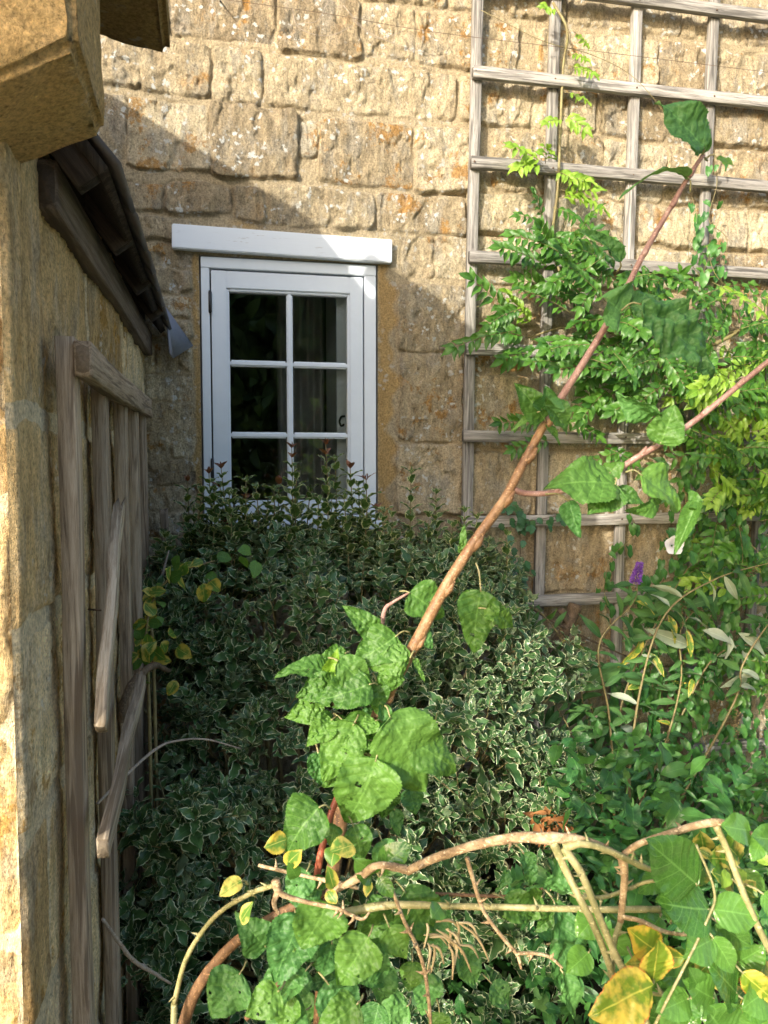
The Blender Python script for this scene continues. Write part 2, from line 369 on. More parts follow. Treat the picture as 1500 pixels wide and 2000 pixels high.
ROSE = leaf_mat('rose_leaf', (.050, .145, .022), (.115, .26, .045), veins=6, under=(.2, .36, .14), rough=.22, spec=.6, transl=.22)
IVY = leaf_mat('ivy_leaf', (.025, .08, .030), (.05, .14, .05), rough=.3, transl=.12, bump=.2)
DEAD = leaf_mat('dead_leaf', (.30, .12, .04), (.42, .20, .07), rough=.7, transl=.25, midrib=False, tcol=(1.2, .9, .6))
HEDGE = leaf_mat('garden_tree_leaf', (.02, .05, .012), (.10, .17, .04), rough=.5, transl=.2)
WHITEF = leaf_mat('white_petal', (.80, .80, .80), (.85, .84, .85), rough=.6, transl=.35, midrib=False, tcol=(1, 1, 1))
PURP = leaf_mat('purple_floret', (.16, .05, .36), (.30, .12, .55), rough=.7, transl=.2, midrib=False, tcol=(1, .9, 1.2))
CATK = leaf_mat('dry_seed_spike', (.40, .30, .15), (.60, .50, .30), rough=.8, transl=.1, midrib=False, tcol=(1, 1, .8))

def bark_mat(name, ca, cb, cc, rough=.5, bump=.4, ring=True, sc=(1, 1, .5)):
    m, t, b, o = mat(name); n = N(t); r, ln, u, al = n.attr(); co = n.coord(scale=sc)
    c = n.ramp(n.noise(co, 62, 6, .75), [(.34, ca), (.5, cb), (.64, cc)])
    sp = n.ramp(n.noise(n.coord(scale=(1, 1, 1.8)), 230, 3, .6), [(.60, 0), (.65, .75)]); c = n.mix(sp, c, tuple(min(1, v*1.6) for v in cc))
    n.l(c, b.inputs['Base Color']); b.inputs['Roughness'].default_value = rough
    n.bump(n.noise(n.coord(), 130, 5, .7), bump, .003, b); return m
BK_PLUM = bark_mat('plum_bark', (.12, .06, .03), (.25, .135, .062), (.38, .235, .125), .42, .6)
BK_PINK = bark_mat('young_plum_bark', (.19, .095, .075), (.30, .17, .14), (.40, .26, .22), .5, .4)
BK_DARK = bark_mat('old_bark', (.05, .035, .02), (.11, .075, .045), (.18, .13, .085), .85, .9)
BK_TAN = bark_mat('rose_bark', (.16, .10, .05), (.38, .265, .145), (.56, .44, .28), .75, 1.0, sc=(1, 1, 1.6))
BK_BROWN = bark_mat('brown_branch_bark', (.07, .035, .018), (.16, .085, .04), (.26, .15, .075), .6, .7)
BK_GRN = bark_mat('green_rose_cane', (.15, .15, .06), (.27, .255, .11), (.40, .35, .19), .5, .2)
BK_GREY = bark_mat('dead_twig_bark', (.20, .16, .13), (.32, .27, .22), (.42, .36, .3), .8, .5)
BK_RED = bark_mat('red_stem', (.26, .05, .03), (.36, .09, .05), (.42, .14, .08), .45, .1)
STEM = bark_mat('green_brown_stem', (.12, .09, .04), (.20, .16, .07), (.26, .24, .10), .6, .3)

# ------------------------------------------------------------------ leaves
def leaf_t(width, n=8, shape='ovate', cols=(-1, -.78, 0, .78, 1), spines=0, spine_amp=.25, serr=0., fold=.25, curl=.25, wave=0., pucker=0., seed=0, heart=0.):
    """unit-length leaf along +Y, upper side +Z; returns verts, quads, edge factor, length factor"""
    rs = np.random.RandomState(seed); t = np.linspace(0, 1, n+1)
    if shape == 'ovate': w = np.sin(np.pi*np.clip(t, 0, 1)**.72)**.85
    elif shape == 'lance': w = np.sin(np.pi*t**.85)
    elif shape == 'round': w = np.sin(np.pi*t**.78)**.60*(1-.35*np.clip((t-.72)/.28, 0, 1)**1.2)
    elif shape == 'plum': w = np.sin(np.pi*t**(.58+.10*rs.rand()))**.66*(1-.30*t**3)*(1+.10*(fbm(t*5+seed, t*0+seed*1.7, seed, 2)-.5)*2)
    elif shape == 'heart': w = np.clip((1-t)**.75*(1+1.6*t)*np.clip(t*7+.55, 0, 1), 0, 2)*.75
    w = np.clip(w, .02, None)*width/2
    if spines:
        k = np.abs(((t*spines) % 1)-.5)*2; w = w*(1-spine_amp+2*spine_amp*k*(t > .08)*(t < .97))
    C = np.array(cols); V = []; E = []; Tt = []
    for i, ti in enumerate(t):
        sj = serr*(1 if i % 2 else -1)*w[i]
        for c in C:
            ww = w[i]+(sj if abs(c) > .99 else 0)
            x = c*ww; y = ti
            if heart and ti < .35: y -= heart*(abs(c)**1.5)*(1-ti/.35)*width*.5
            z = fold*abs(x) - curl*(ti-.15)**2 + wave*math.sin(ti*9+c*2+seed)*abs(c)*width*.3
            V.append((x, y, z)); E.append(abs(c)); Tt.append(ti)
    V = np.array(V); k = len(C)
    if pucker:
        nz = fbm(V[:, 0]*9+seed*3.1+20, V[:, 1]*9+20, seed+3, 3)-.5
        V[:, 2] += nz*pucker
    F = [(i*k+j, i*k+j+1, (i+1)*k+j+1, (i+1)*k+j) for i in range(n) for j in range(k-1)]
    return V, np.array(F), np.array(E), np.array(Tt)
def unit(a): return a/(np.linalg.norm(a, axis=-1, keepdims=True)+1e-9)
class Leaves:
    def __init__(s): s.P = []; s.d = []; s.n = []; s.s = []; s.r = []; s.w = []
    def add(s, p, d, n, size, r=.5, w=1.0): s.P.append(p); s.d.append(d); s.n.append(n); s.s.append(size); s.r.append(r); s.w.append(w)
    def arrays(s, temps, seed=0):
        P = np.array(s.P); y = unit(np.array(s.d)); z = np.array(s.n); z = unit(z-(z*y).sum(1)[:, None]*y); x = np.cross(y, z)
        S = np.array(s.s); Wd = np.array(s.w); Rr = np.array(s.r); k = np.random.RandomState(seed).randint(0, len(temps), len(P))
        for q, (V, F, E, T) in enumerate(temps):
            m = k == q; c = int(m.sum())
            if not c: continue
            vv = (V[None, :, 0, None]*Wd[m][:, None, None]*x[m][:, None, :] + V[None, :, 1, None]*y[m][:, None, :] + V[None, :, 2, None]*z[m][:, None, :])*S[m][:, None, None]+P[m][:, None, :]
            ff = F[None]+(np.arange(c)*len(V))[:, None, None]
            C = np.empty((c, len(V), 4)); C[..., 0] = Rr[m][:, None]; C[..., 1] = E[None]; C[..., 2] = T[None]; C[..., 3] = 1
            yield vv.reshape(-1, 3), ff.reshape(-1, 4), C.reshape(-1, 4)
    def build(s, name, temps, mt, parent=None, seed=0):
        mb = MB()
        for V, F, C in s.arrays(temps, seed): mb.add(V, F, None, C)
        return mb.build(name, mt, parent)
T_HOLLY = [leaf_t(.50, 11, 'ovate', cols=(-1, -.80, 0, .80, 1), spines=4, spine_amp=.22, fold=.35, curl=.3, wave=.5, seed=i) for i in range(5)]
T_SMALL = [leaf_t(.48, 5, 'ovate', fold=.3, curl=.3, seed=i, wave=.2) for i in range(3)]
T_WIST = [leaf_t(.42, 6, 'lance', cols=(-1, -.5, 0, .5, 1), fold=.3, curl=.35, wave=.6, seed=i) for i in range(4)]
T_HEART = [leaf_t(.78, 8, 'heart', cols=(-1, -.6, 0, .6, 1), fold=.25, curl=.35, heart=.5, wave=.3, seed=i) for i in range(4)]
T_LANCE = [leaf_t(.26, 8, 'lance', cols=(-1, -.5, 0, .5, 1), fold=.4, curl=.5, wave=.4, seed=i) for i in range(4)]
T_ROSE = [leaf_t(.72, 14, 'round', serr=.045, fold=.18, curl=.25, wave=.15, seed=i) for i in range(4)]
T_IVY = [leaf_t(.85, 6, 'heart', spines=3, spine_amp=.2, fold=.1, curl=.2, seed=i) for i in range(3)]
T_PLUM = [leaf_t(.72, 22, 'round', cols=(-1, -.86, -.66, -.44, -.22, 0, .22, .44, .66, .86, 1), serr=.03, fold=.22, curl=.35, wave=.35, pucker=.10, seed=i) for i in range(6)]
def rnd_dir(rs, up=0.0):
    v = rs.randn(3); v[2] += up; return v/np.linalg.norm(v)

# ================================================================== ground
def sheet(name, x0, y0, x1, y1, z, nx, ny, mt, amp=.0, seed=1):
    X, Y = np.meshgrid(np.linspace(x0, x1, nx), np.linspace(y0, y1, ny)); Z = z+amp*(fbm(X*4+50, Y*4+50, seed)-.5)
    V = np.column_stack([X.ravel(), Y.ravel(), Z.ravel()]); i, j = np.meshgrid(np.arange(ny-1), np.arange(nx-1), indexing='ij'); i = i.ravel(); j = j.ravel()
    return npmesh(name, V, np.column_stack([i*nx+j, i*nx+j+1, (i+1)*nx+j+1, (i+1)*nx+j]), mt)
meta(sheet('ground', -120, -150, 120, 150, 0, 2, 2, LAWN), kind='structure')
meta(sheet('bounce_paving', -3.0, -7.0, 5.0, -.3, .012, 60, 50, BOUNCE_PAVE, .006), kind='structure')  # unseen paving added to bounce warm sunlight on to the side wall
meta(sheet('garden_soil', -.30, -.2, 4.2, 2.72, .03, 110, 80, SOIL, .04), kind='structure')

# ================================================================== stone faces as relief
def relief(name, us, vs, stones, world, mt, parent, seed, hole=None, ochre=None, warp=.016, chisel=(1, 1), mort_amp=.005, ragged=1.0, relief_k=.78, tight=.0068, crack=1.0):
    U, Vv = np.meshgrid(us, vs); nu, nv = len(us), len(vs)
    wu = U+(fbm(U*14+9, Vv*14+9, seed, 4)-.5)*warp*2.2*ragged; wv = Vv+(fbm(U*13+70, Vv*13+70, seed+5, 4)-.5)*warp*2.0*ragged
    H = .006+(fbm(U*6, Vv*6, seed+8, 5)-.5)*mort_amp*3.6+(vn(U*250, Vv*250, seed)-.5)*.0015
    M = np.ones_like(H); R1 = np.full_like(H, .5); R2 = np.full_like(H, .2); rs = np.random.RandomState(seed)
    rough = (fbm(U*30*chisel[0]+5, Vv*13*chisel[1]+5, seed+20, 6)-.5)+.6*(fbm(U*90*chisel[0]+5, Vv*28*chisel[1]+5, seed+21, 3)-.5)*sst(.4, .55, fbm(U*5, Vv*5, seed+60, 2))
    crag = np.abs(fbm(U*7+31, Vv*7+31, seed+33, 5)-.5)*2
    chips = sst(.30, .42, fbm(U*18+77, Vv*12+77, seed+41, 4))
    for (u0, v0, u1, v1, dp) in stones:
        u0 -= tight; u1 += tight; v0 -= tight; v1 += tight
        a, b = np.searchsorted(us, [u0-.04, u1+.04]); c, d = np.searchsorted(vs, [v0-.04, v1+.04])
        if b-a < 2 or d-c < 2: continue
        s = (slice(c, d), slice(a, b)); x = wu[s]; y = wv[s]
        r = .022; dx = np.maximum(np.maximum(u0+r-x, x-u1+r), 0); dy = np.maximum(np.maximum(v0+r-y, y-v1+r), 0)
        inside = np.minimum(np.minimum(x-u0, u1-x), np.minimum(y-v0, v1-y))
        ds = np.where((dx > 0) & (dy > 0), r-np.hypot(dx, dy), inside)
        k = rs.rand(4); pr = sst(-.002, .004+.010*k[0]*sst(.35, .6, fbm(x*11, y*11, seed+90, 2)), ds)
        face = dp*(.75+.5*k[0])+(x-(u0+u1)/2)*(k[1]-.5)*.05+(y-(v0+v1)/2)*(k[2]-.65)*-.09+(fbm(x*5+3, y*5, seed+71, 3)-.5)*.020
        tt = fbm(x*15+7, y*9+3, seed+101, 4)*9+k[2]*3; tf = tt-np.floor(tt); step = (np.floor(tt)+sst(.40, .62, tf))*.0028
        face = face+(step-step.mean())*relief_k*(.4+k[1])+rough[s]*.013*relief_k-np.maximum(crag[s]-.30, 0)*.035*(.3+k[3])*relief_k+(chips[s]-1)*.012*relief_k
        h = H[s]*(1-pr)+face*pr
        mk = ds > -.004
        H[s] = np.where(mk, np.maximum(h, H[s]-.012), H[s])-.0055*np.exp(-((ds-.001)/.0038)**2)*sst(.42, .58, fbm(x*12+3, y*12+9, seed+133, 3))*crack
        M[s] = np.where(mk, np.minimum(M[s], 1-sst(-.002, .007, ds)), M[s])
        R1[s] = np.where(mk, rs.rand(), R1[s]); R2[s] = np.where(mk, rs.rand(), R2[s])
    O = np.zeros_like(H)
    if ochre is not None:
        O = ochre(wu, wv); H = H*(1-O*.8)+O*.004; M = np.maximum(M, O)
    P = world(U.ravel(), Vv.ravel(), H.ravel())
    i, j = np.meshgrid(np.arange(nv-1), np.arange(nu-1), indexing='ij'); i = i.ravel(); j = j.ravel()
    F = np.column_stack([i*nu+j, i*nu+j+1, (i+1)*nu+j+1, (i+1)*nu+j])
    if hole is not None:
        uc = U[:-1, :-1].ravel(); vc = Vv[:-1, :-1].ravel(); uc2 = U[1:, 1:].ravel(); vc2 = Vv[1:, 1:].ravel()
        F = F[~((uc2 > hole[0]) & (uc < hole[2]) & (vc2 > hole[1]) & (vc < hole[3]))]
    C = np.column_stack([R1.ravel(), R2.ravel(), M.ravel(), O.ravel()])
    return npmesh(name, P, F, mt, parent, C)
def spaced(a, b, c, d, fine, coarse):
    return np.concatenate([np.arange(a, b, coarse), np.arange(b, c, fine), np.arange(c, d+coarse, coarse)])
def course(stones, u0, u1, v0, v1, rs, wmin, wmax, gap=.016, dp=.014, holes=()):
    u = u0
    while u < u1-.03:
        w = rs.uniform(wmin, wmax); e = min(u+w, u1)
        if u1-e < wmin*.6: e = u1
        stones.append((u+gap/2, v0+gap/2+rs.uniform(0, .008), e-gap/2, v1-gap/2-rs.uniform(0, .008), dp*rs.uniform(.6, 1.4))); u = e

cottage = thing('cottage', 'honey coloured stone cottage wall with a white window in it', 'cottage')
rs = np.random.RandomState(11); ST = []
def sx(px, py): return float(Wp(px, py)[0])
def add_px(x0, x1, py, z0, z1, dp=.02): ST.append((sx(x0, py), z0, sx(x1, py), z1, dp))
# measured courses above the window
add_px(120, 330, 30, 2.985, 3.13, .018); add_px(335, 535, 40, 2.985, 3.15, .020); add_px(545, 702, 40, 2.965, 3.16, .022); add_px(712, 806, 40, 2.985, 3.15, .016); add_px(814, 1010, 40, 2.975, 3.14, .02)
add_px(120, 268, 140, 2.80, 2.955, .016); add_px(276, 408, 140, 2.79, 2.955, .022); add_px(418, 510, 150, 2.775, 2.95, .022); add_px(520, 886, 180, 2.785, 2.94, .02); add_px(898, 1160, 200, 2.79, 2.95, .02)
add_px(120, 244, 260, 2.53, 2.76, .012); add_px(252, 408, 260, 2.545, 2.755, .022); add_px(414, 580, 280, 2.535, 2.765, .026); add_px(624, 802, 290, 2.54, 2.745, .024); add_px(588, 618, 300, 2.62, 2.74, .012); add_px(812, 922, 300, 2.53, 2.75, .026)
add_px(247, 318, 380, 2.41, 2.49, .012); add_px(326, 450, 400, 2.405, 2.50, .018); add_px(458, 515, 400, 2.395, 2.50, .020); add_px(527, 728, 410, 2.39, 2.505, .026); add_px(738, 905, 420, 2.385, 2.51, .024)
for z0, z1 in ((3.165, 3.35), (3.35, 3.52), (3.52, 3.75), (3.75, 3.98), (3.98, 4.2)): course(ST, -3.0, 5.2, z0, z1, rs, .2, .55)
# thin courses between the corner and the window
zs = [2.39, 2.30, 2.215, 2.13, 2.05, 1.97, 1.865, 1.765, 1.66, 1.565, 1.475, 1.39, 1.30, 1.2, 1.1, .98, .86, .74, .6, .45, .3, .15, 0]
for a, b in zip(zs[1:], zs[:-1]): course(ST, -.42, -.115, a, b, rs, .12, .33, .010, .012)
# right of the window
ST += [(.615, 2.225, .73, 2.365, .012), (.74, 2.23, .865, 2.37, .02), (.60, 1.965, .85, 2.195, .022), (.605, 1.645, .845, 1.95, .022), (.60, 1.375, .845, 1.625, .022),
       (.60, 1.09, .83, 1.355, .02)]
zr = [3.15, 2.965, 2.775, 2.55, 2.385, 2.21, 2.06, 1.89, 1.61, 1.355, 1.06, .75, .45, .2, 0]
for k, (a, b) in enumerate(zip(zr[1:], zr[:-1])): course(ST, .855 if k > 2 else (1.12 if k == 0 else 1.36 if k == 1 else .945), 5.2, a, b, rs, .22, .50, .015, .020)
for a, b in zip([1.1, .8, .5, .2, 0][1:], [1.1, .8, .5, .2, 0][:-1]): course(ST, -.11, .855, a, b, rs, .2, .4)
course(ST, .0, .6, 1.09, 1.28, rs, .2, .3)
for a, b in zip([3.15, 2.96, 2.77, 2.52, 2.3, 2.1, 1.9, 1.65, 1.4, 1.1, .8, .5, .2, 0][1:], [3.15, 2.96, 2.77, 2.52, 2.3, 2.1, 1.9, 1.65, 1.4, 1.1, .8, .5, .2, 0][:-1]): course(ST, -3.0, -.62, a, b, rs, .25, .5)
OPX0, OPX1, OPZ0, OPZ1 = -.088, .520, 1.335, 2.262
def ochre(u, v):
    right = sst(.520, .535, u)*(1-sst(.570, .592, u+.016*np.sin(v*23)+.012*np.sin(v*57)))*sst(1.20, 1.30, v)*(1-sst(2.262, 2.30, v))
    left = (1-sst(-.098, -.086, u))*sst(-.118, -.108, u)*sst(1.2, 1.3, v)*(1-sst(2.25, 2.28, v))
    low = sst(-.11, -.1, u)*(1-sst(.56, .58, u))*sst(1.24, 1.27, v)*(1-sst(1.335, 1.345, v))
    spot = np.exp(-(((u-.06)/.045)**2+((v-2.375)/.012)**2))*.8
    return np.clip(np.maximum(np.maximum(right, left), np.maximum(low*.5, spot)), 0, 1)
us = spaced(-3.0, -.42, 2.25, 5.2, .0048, .03); vs = spaced(-.05, .45, 3.32, 4.2, .0048, .03)
relief('wall', us, vs, ST, lambda u, v, h: np.column_stack([u, WALL_Y-h+.004, v]), STONE, cottage, 3, (OPX0-.002, OPZ0-.03, OPX1+.002, OPZ1), ochre, mort_amp=.004, ragged=.75)
bevel_box('wall_core', [(-3.0, 2.74, -.05, OPX0-.003, 3.2, 4.2), (OPX1+.003, 2.74, -.05, 5.2, 3.2, 4.2), (OPX0-.002, 2.742, -.05, OPX1+.002, 3.198, OPZ0-.032), (OPX0-.002, 2.742, OPZ1+.002, OPX1+.002, 3.198, 4.199)], PLASTER, cottage, 0)
# the room behind the glass
rm = bevel_box('room', [(-1.2, 5.2, .6, 1.9, 5.25, 3.0), (-1.25, 3.21, .6, -1.2, 5.2, 3.0), (1.9, 3.21, .6, 1.95, 5.2, 3.0), (-1.25, 3.21, .55, 1.95, 5.25, .6), (-1.25, 3.21, 3.0, 1.95, 5.25, 3.05)], PLASTER, cottage, 0)
bevel_box('window_reveal', [(.40, 2.80, 1.34, .5195, 3.18, 2.26)], PAINT, cottage, .004)
bevel_box('inner_frame', [(.388, 2.775, 1.38, .4275, 2.795, 2.2)], PAINT, cottage, .002)
cm = MB(); nx = 60; xs = np.linspace(.20, .40, nx); zc = np.linspace(1.36, 2.4, 12)
Xc, Zc = np.meshgrid(xs, zc); Yc = 3.24+.018*np.sin(Xc*110)+.006*np.sin(Xc*47+Zc*3)
i, j = np.meshgrid(np.arange(11), np.arange(nx-1), indexing='ij'); i = i.ravel(); j = j.ravel()
cm.add(np.column_stack([Xc.ravel(), Yc.ravel(), Zc.ravel()]), np.column_stack([i*nx+j, i*nx+j+1, (i+1)*nx+j+1, (i+1)*nx+j]))
cu = cm.build('curtain', CURT, cottage); mdf = cu.modifiers.new('t', 'SOLIDIFY'); mdf.thickness = .004
rf = bevel_box('roof', [(-3.1, 2.35, 4.2, 5.3, 2.6, 4.32), (-3.1, 2.6, 4.205, 5.3, 3.4, 4.55)], ROOFT, cottage, .01)

# window ------------------------------------------------------------
win = bevel_box('window', [(OPX0, 2.699, 1.372, -.060, 2.78, 2.225), (.478, 2.699, 1.372, OPX1, 2.78, 2.2245), (OPX0, 2.6975, 2.2245, OPX1, 2.78, 2.2612), (OPX0, 2.699, 1.352, OPX1, 2.78, 1.372)], PAINT, cottage, .0022)
sash = bevel_box('sash', [(-.0545, 2.703, 1.377, -.0025, 2.745, 2.2185), (.4265, 2.703, 1.377, .4735, 2.745, 2.2185),
                          (-.0025, 2.7035, 2.160, .4265, 2.745, 2.2182), (-.0025, 2.7035, 1.3772, .4265, 2.745, 1.418)], PAINT, win, .002)
mold = [(-.0025, 2.708, 1.418, .006, 2.742, 2.160), (.418, 2.708, 1.418, .4265, 2.742, 2.160), (.006, 2.7085, 2.150, .418, 2.742, 2.160), (.006, 2.7085, 1.418, .418, 2.742, 1.427)]
bevel_box('glazing_bead', mold, PAINT, win, .003)
mun = [(.2025, 2.7075, 1.427, .2235, 2.744, 2.150), (.006, 2.7085, 1.896, .2025, 2.743, 1.917), (.2235, 2.7085, 1.896, .418, 2.743, 1.917), (.006, 2.7085, 1.647, .2025, 2.743, 1.668), (.2235, 2.7085, 1.647, .418, 2.743, 1.668)]
bevel_box('glazing_bar', mun, PAINT, win, .005, 3)
for cx in ((.004, .206), (.220, .420)):
    for cz in ((1.913, 2.152), (1.664, 1.901), (1.425, 1.652)):
        bevel_box('glass_pane', [(cx[0], 2.726, cz[0], cx[1], 2.730, cz[1])], GLASS, win, 0)
for z0 in (2.072, 1.50):
    hg = MB()
    V, F, T3, C, _, _ = tube_vf([(-.0585, 2.697, z0), (-.0585, 2.697, z0+.075)], .0048, segs=10, smooth=False, rough=0); hg.add(V, F, T3, C)
    V, F = box_vf(-.064, 2.6965, z0+.004, -.053, 2.702, z0+.071); hg.add(V, F)
    hg.build('hinge', IRON, win, False)
hd = MB(); tube(hd, [(.4135, 2.752, 1.73), (.403, 2.765, 1.728), (.398, 2.775, 1.712), (.403, 2.77, 1.697), (.412, 2.76, 1.70)], .004, segs=8, rough=0); hd.build('handle', IRON, win)
bevel_box('sill', [(-.098, 2.665, 1.322, .540, 2.76, 1.352)], PAINT, win, .004)
# lintel board, a touch out of level
lb = bevel_box('lintel', [(0, 0, 0, .752, .05, .080)], LINT, cottage, .003)
lb.location = (-.180, 2.668, 2.2765); lb.rotation_euler = (0, math.radians(.75), 0)

# ================================================================== porch at the left
porch = thing('porch', 'ochre stone porch wall with dark eaves beside the window', 'porch')
rs = np.random.RandomState(5); SS = []
def course_y(z0, z1, ys, dp=.012, g=.02):
    for a, b in zip(ys[:-1], ys[1:]): SS.append((a+g/2, z0+g/2, b-g/2, z1-g/2, dp*rs.uniform(.7, 1.3)))
course_y(1.63, 2.06, [1.04, 1.62, 2.1, 2.8]); course_y(1.33, 1.61, [.98, 1.27, 1.75, 2.25, 2.8]); course_y(1.05, 1.31, [.98, 1.5, 1.95, 2.45, 2.8])
course_y(.76, 1.03, [.98, 1.2, 1.7, 2.2, 2.8]); course_y(.44, .74, [.98, 1.36, 1.9, 2.8]); course_y(.1, .42, [.98, 1.2, 1.6, 2.1, 2.8])
ys = np.concatenate([[1.076, 1.079, 1.082], np.arange(1.085, 2.70, .0034)]); zs_ = np.arange(-.02, 2.10, .0036)
def side_world(u, v, h):
    k = sst(1.075, 1.086, u); x = SIDE_X+h*(.25+.35*sst(1.1, 1.35, u))*k-(1-k)*.007
    return np.column_stack([x, u, v])
relief('side_wall', ys, zs_, SS, side_world, SIDE, porch, 21, mort_amp=.003, chisel=(1.3, .8), ragged=1.1, relief_k=.65)
SF = []
for a, b in ((0, .3), (.3, .62), (.62, .9), (.9, 1.2), (1.2, 1.5), (1.5, 1.8), (1.8, 2.1)): course(SF, -1.35, -.285, a, b, rs, .2, .4, .018)
relief('front_wall', np.concatenate([np.arange(-1.35, -.55, .012), np.arange(-.55, -.2835, .004)]), np.arange(-.02, 2.1, .005), SF,
       lambda u, v, h: np.column_stack([u, 1.088-h*.5, v]), SIDE, porch, 31)
bevel_box('wall_core', [(-1.35, 1.115, -.05, -.315, 2.695, 2.05)], SIDE, porch, 0)
def prism(name, poly, y0, y1, mt, parent, bev=.0):
    bm = bmesh.new(); a = [bm.verts.new((x, y0, z)) for x, z in poly]; b = [bm.verts.new((x, y1, z)) for x, z in poly]
    bm.faces.new(a); bm.faces.new(b[::-1]); k = len(poly)
    for i in range(k): bm.faces.new([a[i], b[i], b[(i+1) % k], a[(i+1) % k]])
    bmesh.ops.recalc_face_normals(bm, faces=bm.faces[:])
    if bev: bmesh.ops.bevel(bm, geom=bm.edges[:], offset=bev, segments=2, affect='EDGES')
    me = bpy.data.meshes.new(name); bm.to_mesh(me); bm.free(); me.materials.append(mt); return link(bpy.data.objects.new(name, me), parent)
prism('gable', [(-.32, 2.051), (-.32, 2.4), (-.80, 2.94), (-1.30, 2.4), (-1.30, 2.051)], 1.09, 1.20, SIDE, porch)
# roof slope over the porch, tile courses stepping down to the eaves
e0 = np.array([-.165, 1.995]); rg = np.array([-1.0, 3.10]); dr = (rg-e0)/np.linalg.norm(rg-e0); nr = np.array([-dr[1], dr[0]])*-1
rt = MB(); LR = np.linalg.norm(rg-e0); rr = np.random.RandomState(8)
nT = 8
for k in range(nT):
    y = 1.235
    while y < 2.66:
        wd_ = rr.uniform(.16, .24); y2 = min(y+wd_, 2.672)
        a = e0+dr*(LR*k/nT-.0)+nr*.006; b2 = e0+dr*(LR*(k+1.2)/nT)+nr*(-.004); jj = rr.uniform(-.006, .006)
        a = a+dr*jj
        th = nr*.010; P = [a, b2, b2+th, a+th]
        V = [(p[0]-.030*(yy-1.235)/1.435, yy, p[1]) for yy in (y+.002, y2-.002) for p in P]
        rt.add(V, [(0, 1, 2, 3), (7, 6, 5, 4), (0, 4, 5, 1), (1, 5, 6, 2), (2, 6, 7, 3), (3, 7, 4, 0)]); y = y2
rt.build('roof', SLATE, porch, False)
bd = MB()                                     # boarding under the tiles
P = [e0-nr*.004+dr*.012, rg-nr*.004, rg-nr*.022, e0-nr*.022+dr*.012]
V = [(p[0]-.030*(yy-1.235)/1.435, yy, p[1]) for yy in (1.24, 2.665) for p in P]; bd.add(V, [(0, 1, 2, 3), (7, 6, 5, 4), (0, 4, 5, 1), (1, 5, 6, 2), (2, 6, 7, 3), (3, 7, 4, 0)])
bd.build('roof_boarding', W_DARK, porch, False)
prism('roof_far_slope', [(-1.0, 3.10), (-1.0, 3.07), (-1.62, 2.35), (-1.65, 2.37)], 1.2, 2.672, ROOFT, porch)
for k, y in enumerate((1.26, 1.62, 1.98, 2.34)):   # rafter ends
    a = e0+dr*.03-nr*.024; b2 = e0+dr*.55-nr*.024
    beam('rafter', (a[0], y, a[1]-.02), (b2[0], y, b2[1]-.02), .035, .045, (0, 1, 0), W_DARK, porch, seed=k)
beam('eaves_board', (-.267, 1.255, 1.975), (-.267, 2.69, 1.958), .034, .075, (1, 0, 0), W_BOARD, porch, seed=3, rough=.001)
beam('wall_plate', (-.30, 1.262, 2.075), (-.30, 2.69, 2.06), .06, .06, (1, 0, 0), W_DARK, porch, seed=9)
# lead flashing lapping on to the cottage wall at the eaves
pf = [Wp(322, 600, .03), Wp(376, 676, .045), Wp(338, 700, .06), D(330, 690, 2.55)]
fl = MB(); pf = np.array(pf); fl.add(pf, [(0, 1, 2, 3)]); fo = fl.build('lead_flashing', LEAD, porch, False); md = fo.modifiers.new('t', 'SOLIDIFY'); md.thickness = .004
# kneeler and coping stones
def ext(a, b):
    t = (-.80-a[0])/(b[0]-a[0]); return tuple(a+(b-a)*min(t, 3))
def rock(name, corners, mt, parent, bev=.012, seed=0, amp=.004, cuts=18):
    bm = bmesh.new(); vs_ = [bm.verts.new(c) for c in corners]
    for f in [(0,3,2,1),(4,5,6,7),(0,1,5,4),(1,2,6,5),(2,3,7,6),(3,0,4,7)]: bm.faces.new([vs_[i] for i in f])
    bmesh.ops.recalc_face_normals(bm, faces=bm.faces[:])
    bmesh.ops.bevel(bm, geom=bm.edges[:], offset=bev, segments=3, affect='EDGES')
    bmesh.ops.subdivide_edges(bm, edges=bm.edges[:], cuts=cuts//6, use_grid_fill=True)
    bmesh.ops.subdivide_edges(bm, edges=bm.edges[:], cuts=4, use_grid_fill=True)
    bm.normal_update(); co = np.array([v.co[:] for v in bm.verts])
    nz = fbm(co[:, 0]*26+co[:, 1]*13+40, co[:, 2]*26+co[:, 1]*9+40, seed, 5)-.5
    for v, q in zip(bm.verts, nz): v.co += v.normal*float(q)*amp*3
    me = bpy.data.meshes.new(name); bm.to_mesh(me); bm.free(); me.polygons.foreach_set('use_smooth', np.ones(len(me.polygons), dtype=bool))
    me.materials.append(mt); return link(bpy.data.objects.new(name, me), parent)
def hexa(x0, x1, y0, y1, zb, zt):             # zb: bottom z at (x0y0, x1y0, x1y1, x0y1)
    return [(x0, y0, zb[0]), (x1, y0, zb[1]), (x1, y1, zb[2]), (x0, y1, zb[3]), (x0, y0, zt), (x1, y0, zt), (x1, y1, zt), (x0, y1, zt)]
rock('kneeler_stone', [ext(D(150, 85, .93), D(0, 150, .93)), tuple(D(152, 85, .925)), tuple(D(206, 268, 1.13)), ext(D(206, 268, 1.13), D(60, 322, 1.17)), (-.80, .93, 2.60), (-.176, .925, 2.42), (-.172, 1.125, 2.42), (-.8, 1.16, 2.6)], KNEEL, porch, .010, 4, .005)
